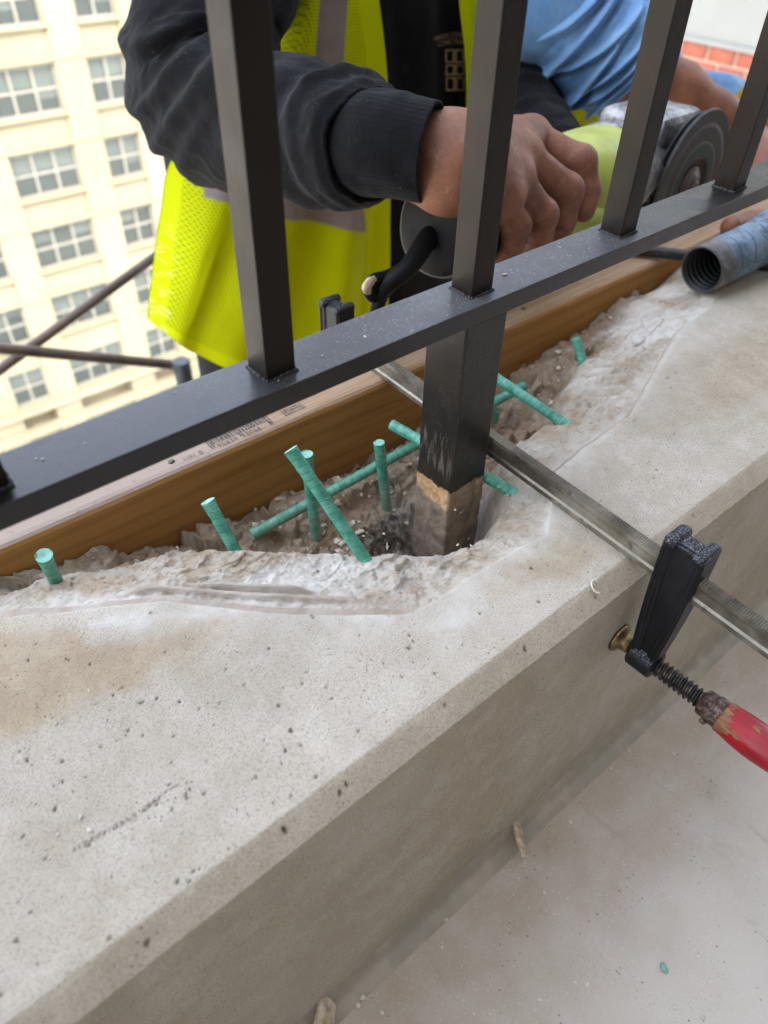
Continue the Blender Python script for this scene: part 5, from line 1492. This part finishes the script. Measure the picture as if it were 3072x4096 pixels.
    for txt, x0, y0, x1, y1, hpx in (('HARDE CONC', 1736, 166, 1858, 150, 21), ('CONSCTION', 1750, 188, 1857, 178, 20)):
        c = bpy.data.curves.new('print', 'FONT'); c.body = txt; c.size = 1
        t = bpy.data.objects.new('print', c); COL.objects.link(t)
        me = bpy.data.meshes.new_from_object(t.evaluated_get(bpy.context.evaluated_depsgraph_get()))
        COL.objects.unlink(t); bpy.data.objects.remove(t)
        w_ = max(v.co.x for v in me.vertices)
        for v in me.vertices:
            f = v.co.x/w_; px = x0+(x1-x0)*f; py = y0+(y1-y0)*f+6*math.sin(f*3.1)*-1-v.co.y/.70*hpx
            v.co = Vector(onshirt(px, py))
        part('chest_lettering', me, ink.m, sw)
    bm = bmesh.new()
    def strip(x0, y0, x1, y1):
        n = 5; A = []; 
        for i in range(n+1):
            f = i/n; A.append((x0, y0+(y1-y0)*f, x1))
        vs = [(bm.verts.new(Vector(onshirt(a, b))), bm.verts.new(Vector(onshirt(c, b)))) for a, b, c in A]
        for i in range(n): bm.faces.new((vs[i][0], vs[i][1], vs[i+1][1], vs[i+1][0]))
    for r, (ya, yb) in enumerate(((197, 252), (258, 301), (308, 364))):
        for c in range(2):
            xa = 1781+c*39+r*1; xb = xa+37
            s_ = 7
            strip(xa, ya, xb, ya+s_); strip(xa, yb-s_, xb, yb); strip(xa, ya+s_, xa+s_, yb-s_); strip(xb-s_, ya+s_, xb, yb-s_)
    part('chest_window_print', bm_mesh('chest_window_print', bm), ink.m, sw)
    # ---- vest
    vm = mat_vest('lime_mesh_vest')
    rows = [[(1090, -90, .690), (1235, -90, .615), (1330, -90, .598), (1440, -90, .594), (1505, -90, .596)],
            [(1040, 200, .675), (1180, 200, .612), (1300, 200, .596), (1420, 200, .591), (1540, 200, .594)],
            [(850, 450, .675), (1080, 450, .615), (1260, 450, .595), (1420, 450, .590), (1556, 450, .593)],
            [(690, 640, .680), (960, 700, .615), (1200, 700, .592), (1400, 700, .588), (1560, 700, .591)],
            [(655, 850, .670), (900, 950, .605), (1160, 950, .588), (1390, 950, .584), (1562, 950, .588)],
            [(622, 1120, .655), (850, 1200, .600), (1120, 1220, .585), (1370, 1230, .580), (1556, 1220, .585)],
            [(600, 1285, .648), (800, 1428, .602), (1040, 1515, .588), (1320, 1580, .580), (1545, 1600, .585)]]
    P, PXY = sheet(rows, 150, 190)
    u = np.linspace(0, 1, 150)[None, :]; v = np.linspace(0, 1, 190)[:, None]
    fold = .010*np.sin((u*3.2+v*.35)*2*math.pi+.6)*sstep(.35, .75, v)*(1-sstep(.7, 1, u))+.006*fbm(u*6+v*1.5, v*2.0, oct=3, seed=14)*sstep(.1, .5, v)
    P = P.copy(); P[..., 1] += fold
    px, py = PXY[..., 0], PXY[..., 1]
    def pm(poly, w=6): return sstep(-w, w, poly_sd(np.array(poly, float), px, py))
    grey = np.maximum(pm([(1290, -150), (1402, -150), (1375, 250), (1345, 430), (1200, 800), (1090, 800), (1225, 430), (1258, 250)]),
                      pm([(800, 640), (1138, 765), (1448, 815), (1462, 928), (1144, 874), (800, 780)]))
    edge = np.interp(py, [-100, 0, 150, 360, 700, 1100, 1600], [1500, 1512, 1538, 1556, 1561, 1558, 1545])
    trim = np.maximum(sstep(88, 80, edge-px) if False else 1-sstep(78, 86, edge-px), 1-sstep(.055, .062, u+0*v))
    trim = np.maximum(trim, sstep(.965, .97, v+0*u))
    grey = grey*(1-(1-sstep(78, 86, edge-px)))
    dots = (1-sstep(.05, .09, u+0*v))*sstep(.62, .9, v+0*u)*.55
    vest = part('safety_vest', thick_mesh('safety_vest', P, .0012, {'grey': grey, 'trim': trim, 'dots': dots}), vm, root, smooth=True)
    rows = [[(1828, -120, .600), (1900, -120, .600), (2010, -120, .612)], [(1846, 60, .598), (1910, 60, .598), (2020, 60, .612)], [(1864, 220, .596), (1930, 220, .598), (2030, 220, .612)],
            [(1870, 400, .594), (1940, 400, .596), (2040, 400, .61)], [(1860, 620, .592), (1950, 620, .594), (2050, 620, .61)], [(1830, 1000, .590), (1950, 1000, .592), (2060, 1000, .61)], [(1800, 1500, .59), (1950, 1500, .592), (2070, 1500, .61)]]
    P, PXY = sheet(rows, 40, 90)
    z0 = np.zeros(P.shape[:2])
    part('vest_edge', thick_mesh('vest_edge', P, .0012, {'grey': z0, 'trim': z0+1, 'dots': z0}), vm, vest, smooth=True)
    tr = mat_cloth('dark_trousers', hexc('0d0d0e'), hexc('151516'), 700).m
    bt = M('brown_boot', .6, hexc('4a3524')).m
    legs_and_boots(root, cx, cy, -.14, tr, bt)
    return root
build_worker1()

# ------------------------------------------------------------------ second worker, reaching to the hose
def build_worker2():
    wr = atY(2975, 575, .440)
    f1 = [atY(3110, 800, .335), atY(3085, 872, .305), atY(3000, 893, .290), atY(2925, 908, .283)]
    lo = np.array(f1+[wr]).min(0)-.03; hi = np.array(f1+[wr]).max(0)+.03
    cx, cy = 1.15, .93
    xs = grid_axis(.48, 1.50, [(lo[0], hi[0])], .0022, .013)
    ys = grid_axis(.22, 1.12, [(lo[1], hi[1])], .0022, .013)
    zs = grid_axis(-1.04, .98, [(lo[2], hi[2])], .0022, .015)
    S_ = Sdf(xs, ys, zs)
    S_.chain([(cx, cy, -.20), (cx, cy, .10), (cx, cy-.01, .36), (cx, cy-.02, .47)], [.125, .11, .12, .07], .03)
    S_.seg((cx-.17, cy-.01, .46), (cx+.17, cy-.01, .46), .05, .05, .03)
    S_.chain([(cx, cy-.03, .46), (cx, cy-.05, .60)], [.055, .052], .02)
    S_.chain([(cx, cy-.06, .68), (cx, cy-.07, .78)], [.078, .085], .02); S_.seg((cx, cy-.145, .70), (cx, cy-.15, .72), .014, .012, .012)
    for sx in (-1, 1): S_.chain([(cx+sx*.07, cy, -.20), (cx+sx*.10, cy-.02, -.6), (cx+sx*.11, cy+.02, -.98)], [.085, .055, .045], .03)
    shr = np.array([cx-.20, cy-.10, .45])
    el = atY(2420, 215, .540)
    S_.chain([shr, atY(2236, 13, .60), el], [.05, .044, .036], .02)
    S_.chain([el, atY(2560, 312, .515), atY(2705, 372, .490), atY(2850, 475, .462), wr], [.036, .0335, .030, .0270, .0235], .012)
    pal = atY(3060, 690, .385)
    S_.chain([wr, pal], [.0235, .026], .015); S_.seg(pal, f1[0], .024, .015, .012)
    S_.chain(f1, [.0125, .0108, .0100, .0088], .003)
    S_.chain([pal, atY(3130, 840, .325), atY(3110, 930, .295), atY(3040, 960, .285)], [.014, .0118, .0105, .0092], .003)
    S_.chain([pal, atY(3010, 700, .40), atY(2995, 770, .37)], [.016, .0125, .0105], .006)
    shl = np.array([cx+.19, cy, .44])
    S_.chain([np.array([cx+.17, cy-.02, .34]), atY(2650, 400, .86), atY(2900, 430, .74), atY(3200, 590, .62)], [.036, .034, .032, .028], .02)
    root = link('person', S_.mesh('person'), SKIN, smooth=True)
    tag(root, 'worker in a light blue sweatshirt with the sleeve pushed up, holding the hose', 'person')
    m = mat_cloth('blue_cotton', hexc('5d86b5'), hexc('7ba2c6'), 1100, .85, .3)
    V_, Q_, n0 = [], [], 0
    path = [shr+np.array([.02, .01, .0]), atY(2120, -130, .625), atY(2236, 13, .585), atY(2330, 120, .560), atY(2430, 230, .535), atY(2520, 325, .512)]
    def dsp(s, t, P):
        d = .004*(1-2*np.abs(fbm(s*7, np.cos(t)*1.3, np.sin(t)*1.3, oct=3, seed=24)))
        for c0, sl, wd, am, ph in ((.42, .10, .020, .010, 0.3), (.52, .12, .018, .011, .9), (.62, .10, .017, .011, .2), (.71, .09, .016, .010, 1.1), (.79, .07, .015, .010, .5), (.87, .05, .014, .009, 0.0), (.94, .03, .012, .007, .7)):
            q = s-(c0+sl*np.cos(t-ph)+.02*np.sin(2*t+ph*3)); d = d+am*np.exp(-(q/wd)**2)-am*.45*np.exp(-((q-wd*1.6)/wd)**2)
        return d
    v, q = sweep(path, [(.070, .070), (.062, .062), (.057, .057), (.054, .054), (.050, .050), (.0435, .0435)], 230, 130, disp=dsp, lip=.008); part('sleeve', fastmesh('sleeve', v, q), m.m, root, smooth=True)
    path = [shl, atY(2560, 200, .86), atY(2740, 360, .80), atY(2900, 425, .74), atY(3060, 480, .69), atY(3200, 560, .62)]
    def dsp2(s, t, P): return .006*(1-2*np.abs(fbm(s*11, np.cos(t)*1.6, np.sin(t)*1.6, oct=3, seed=29)))
    v, q = sweep([(cx+.15, cy, .36), atY(2600, 300, .90), atY(2740, 395, .80), atY(2900, 425, .74), atY(3060, 480, .69), atY(3200, 580, .62)], [(.065, .065), (.055, .055), (.048, .048), (.044, .044), (.042, .042), (.040, .040)], 150, 80, disp=dsp2, lip=.006); part('sleeve', fastmesh('sleeve', v, q), m.m, root, smooth=True)
    mt = mat_cloth('dark_teal_shirt', hexc('16393c'), hexc('1f4a4c'), 900).m
    v, q = sweep([(cx, cy, -.22), (cx, cy, .1), (cx, cy-.01, .40), (cx, cy-.02, .50)], [(.18, .14), (.19, .15), (.20, .15), (.10, .09)], 90, 90, hint=(1, 0, 0), disp=fold_noise(10, .006, 3))
    part('undershirt', fastmesh('undershirt', v, q), mt, root, smooth=True)
    vm = mat_vest('lime_vest_plain')
    th = np.linspace(math.pi*1.02, math.pi*1.86, 90); zz = np.linspace(.42, -.18, 70)
    T, Zg = np.meshgrid(th, zz)
    r = 1.06+.02*np.sin(T*9)*sstep(.3, -.1, Zg) if False else 1.06+.02*np.sin(T*9)
    P = np.stack([cx+.205*r*np.cos(T), cy+.165*r*np.sin(T), Zg], -1)
    u = np.linspace(0, 1, 90)[None, :]+0*Zg; vv = np.linspace(0, 1, 70)[:, None]+0*T
    gr = np.maximum(sstep(.20, .22, u)*(1-sstep(.34, .36, u)), sstep(.60, .62, vv)*(1-sstep(.70, .72, vv)))
    part('safety_vest', thick_mesh('safety_vest', P, .0015, {'grey': gr, 'trim': 0*gr, 'dots': 0*gr}), vm, root, smooth=True)
    ys_ = M('yellow_strap', .6, hexc('c9a52a')).m
    v, q = sweep([atY(2880, 470, .705), atY(2945, 398, .700), atY(2990, 345, .697), atY(3040, 290, .70)], [(.0085, .0016)]*4, 40, 20)
    part('strap', fastmesh('strap', v, q), ys_, root, smooth=True)
    tr = mat_cloth('blue_jeans', hexc('2b3646'), hexc('384759'), 700).m
    legs_and_boots(root, cx, cy, -.14, tr, M('tan_boot', .6, hexc('5d452c')).m)
    return root
build_worker2()
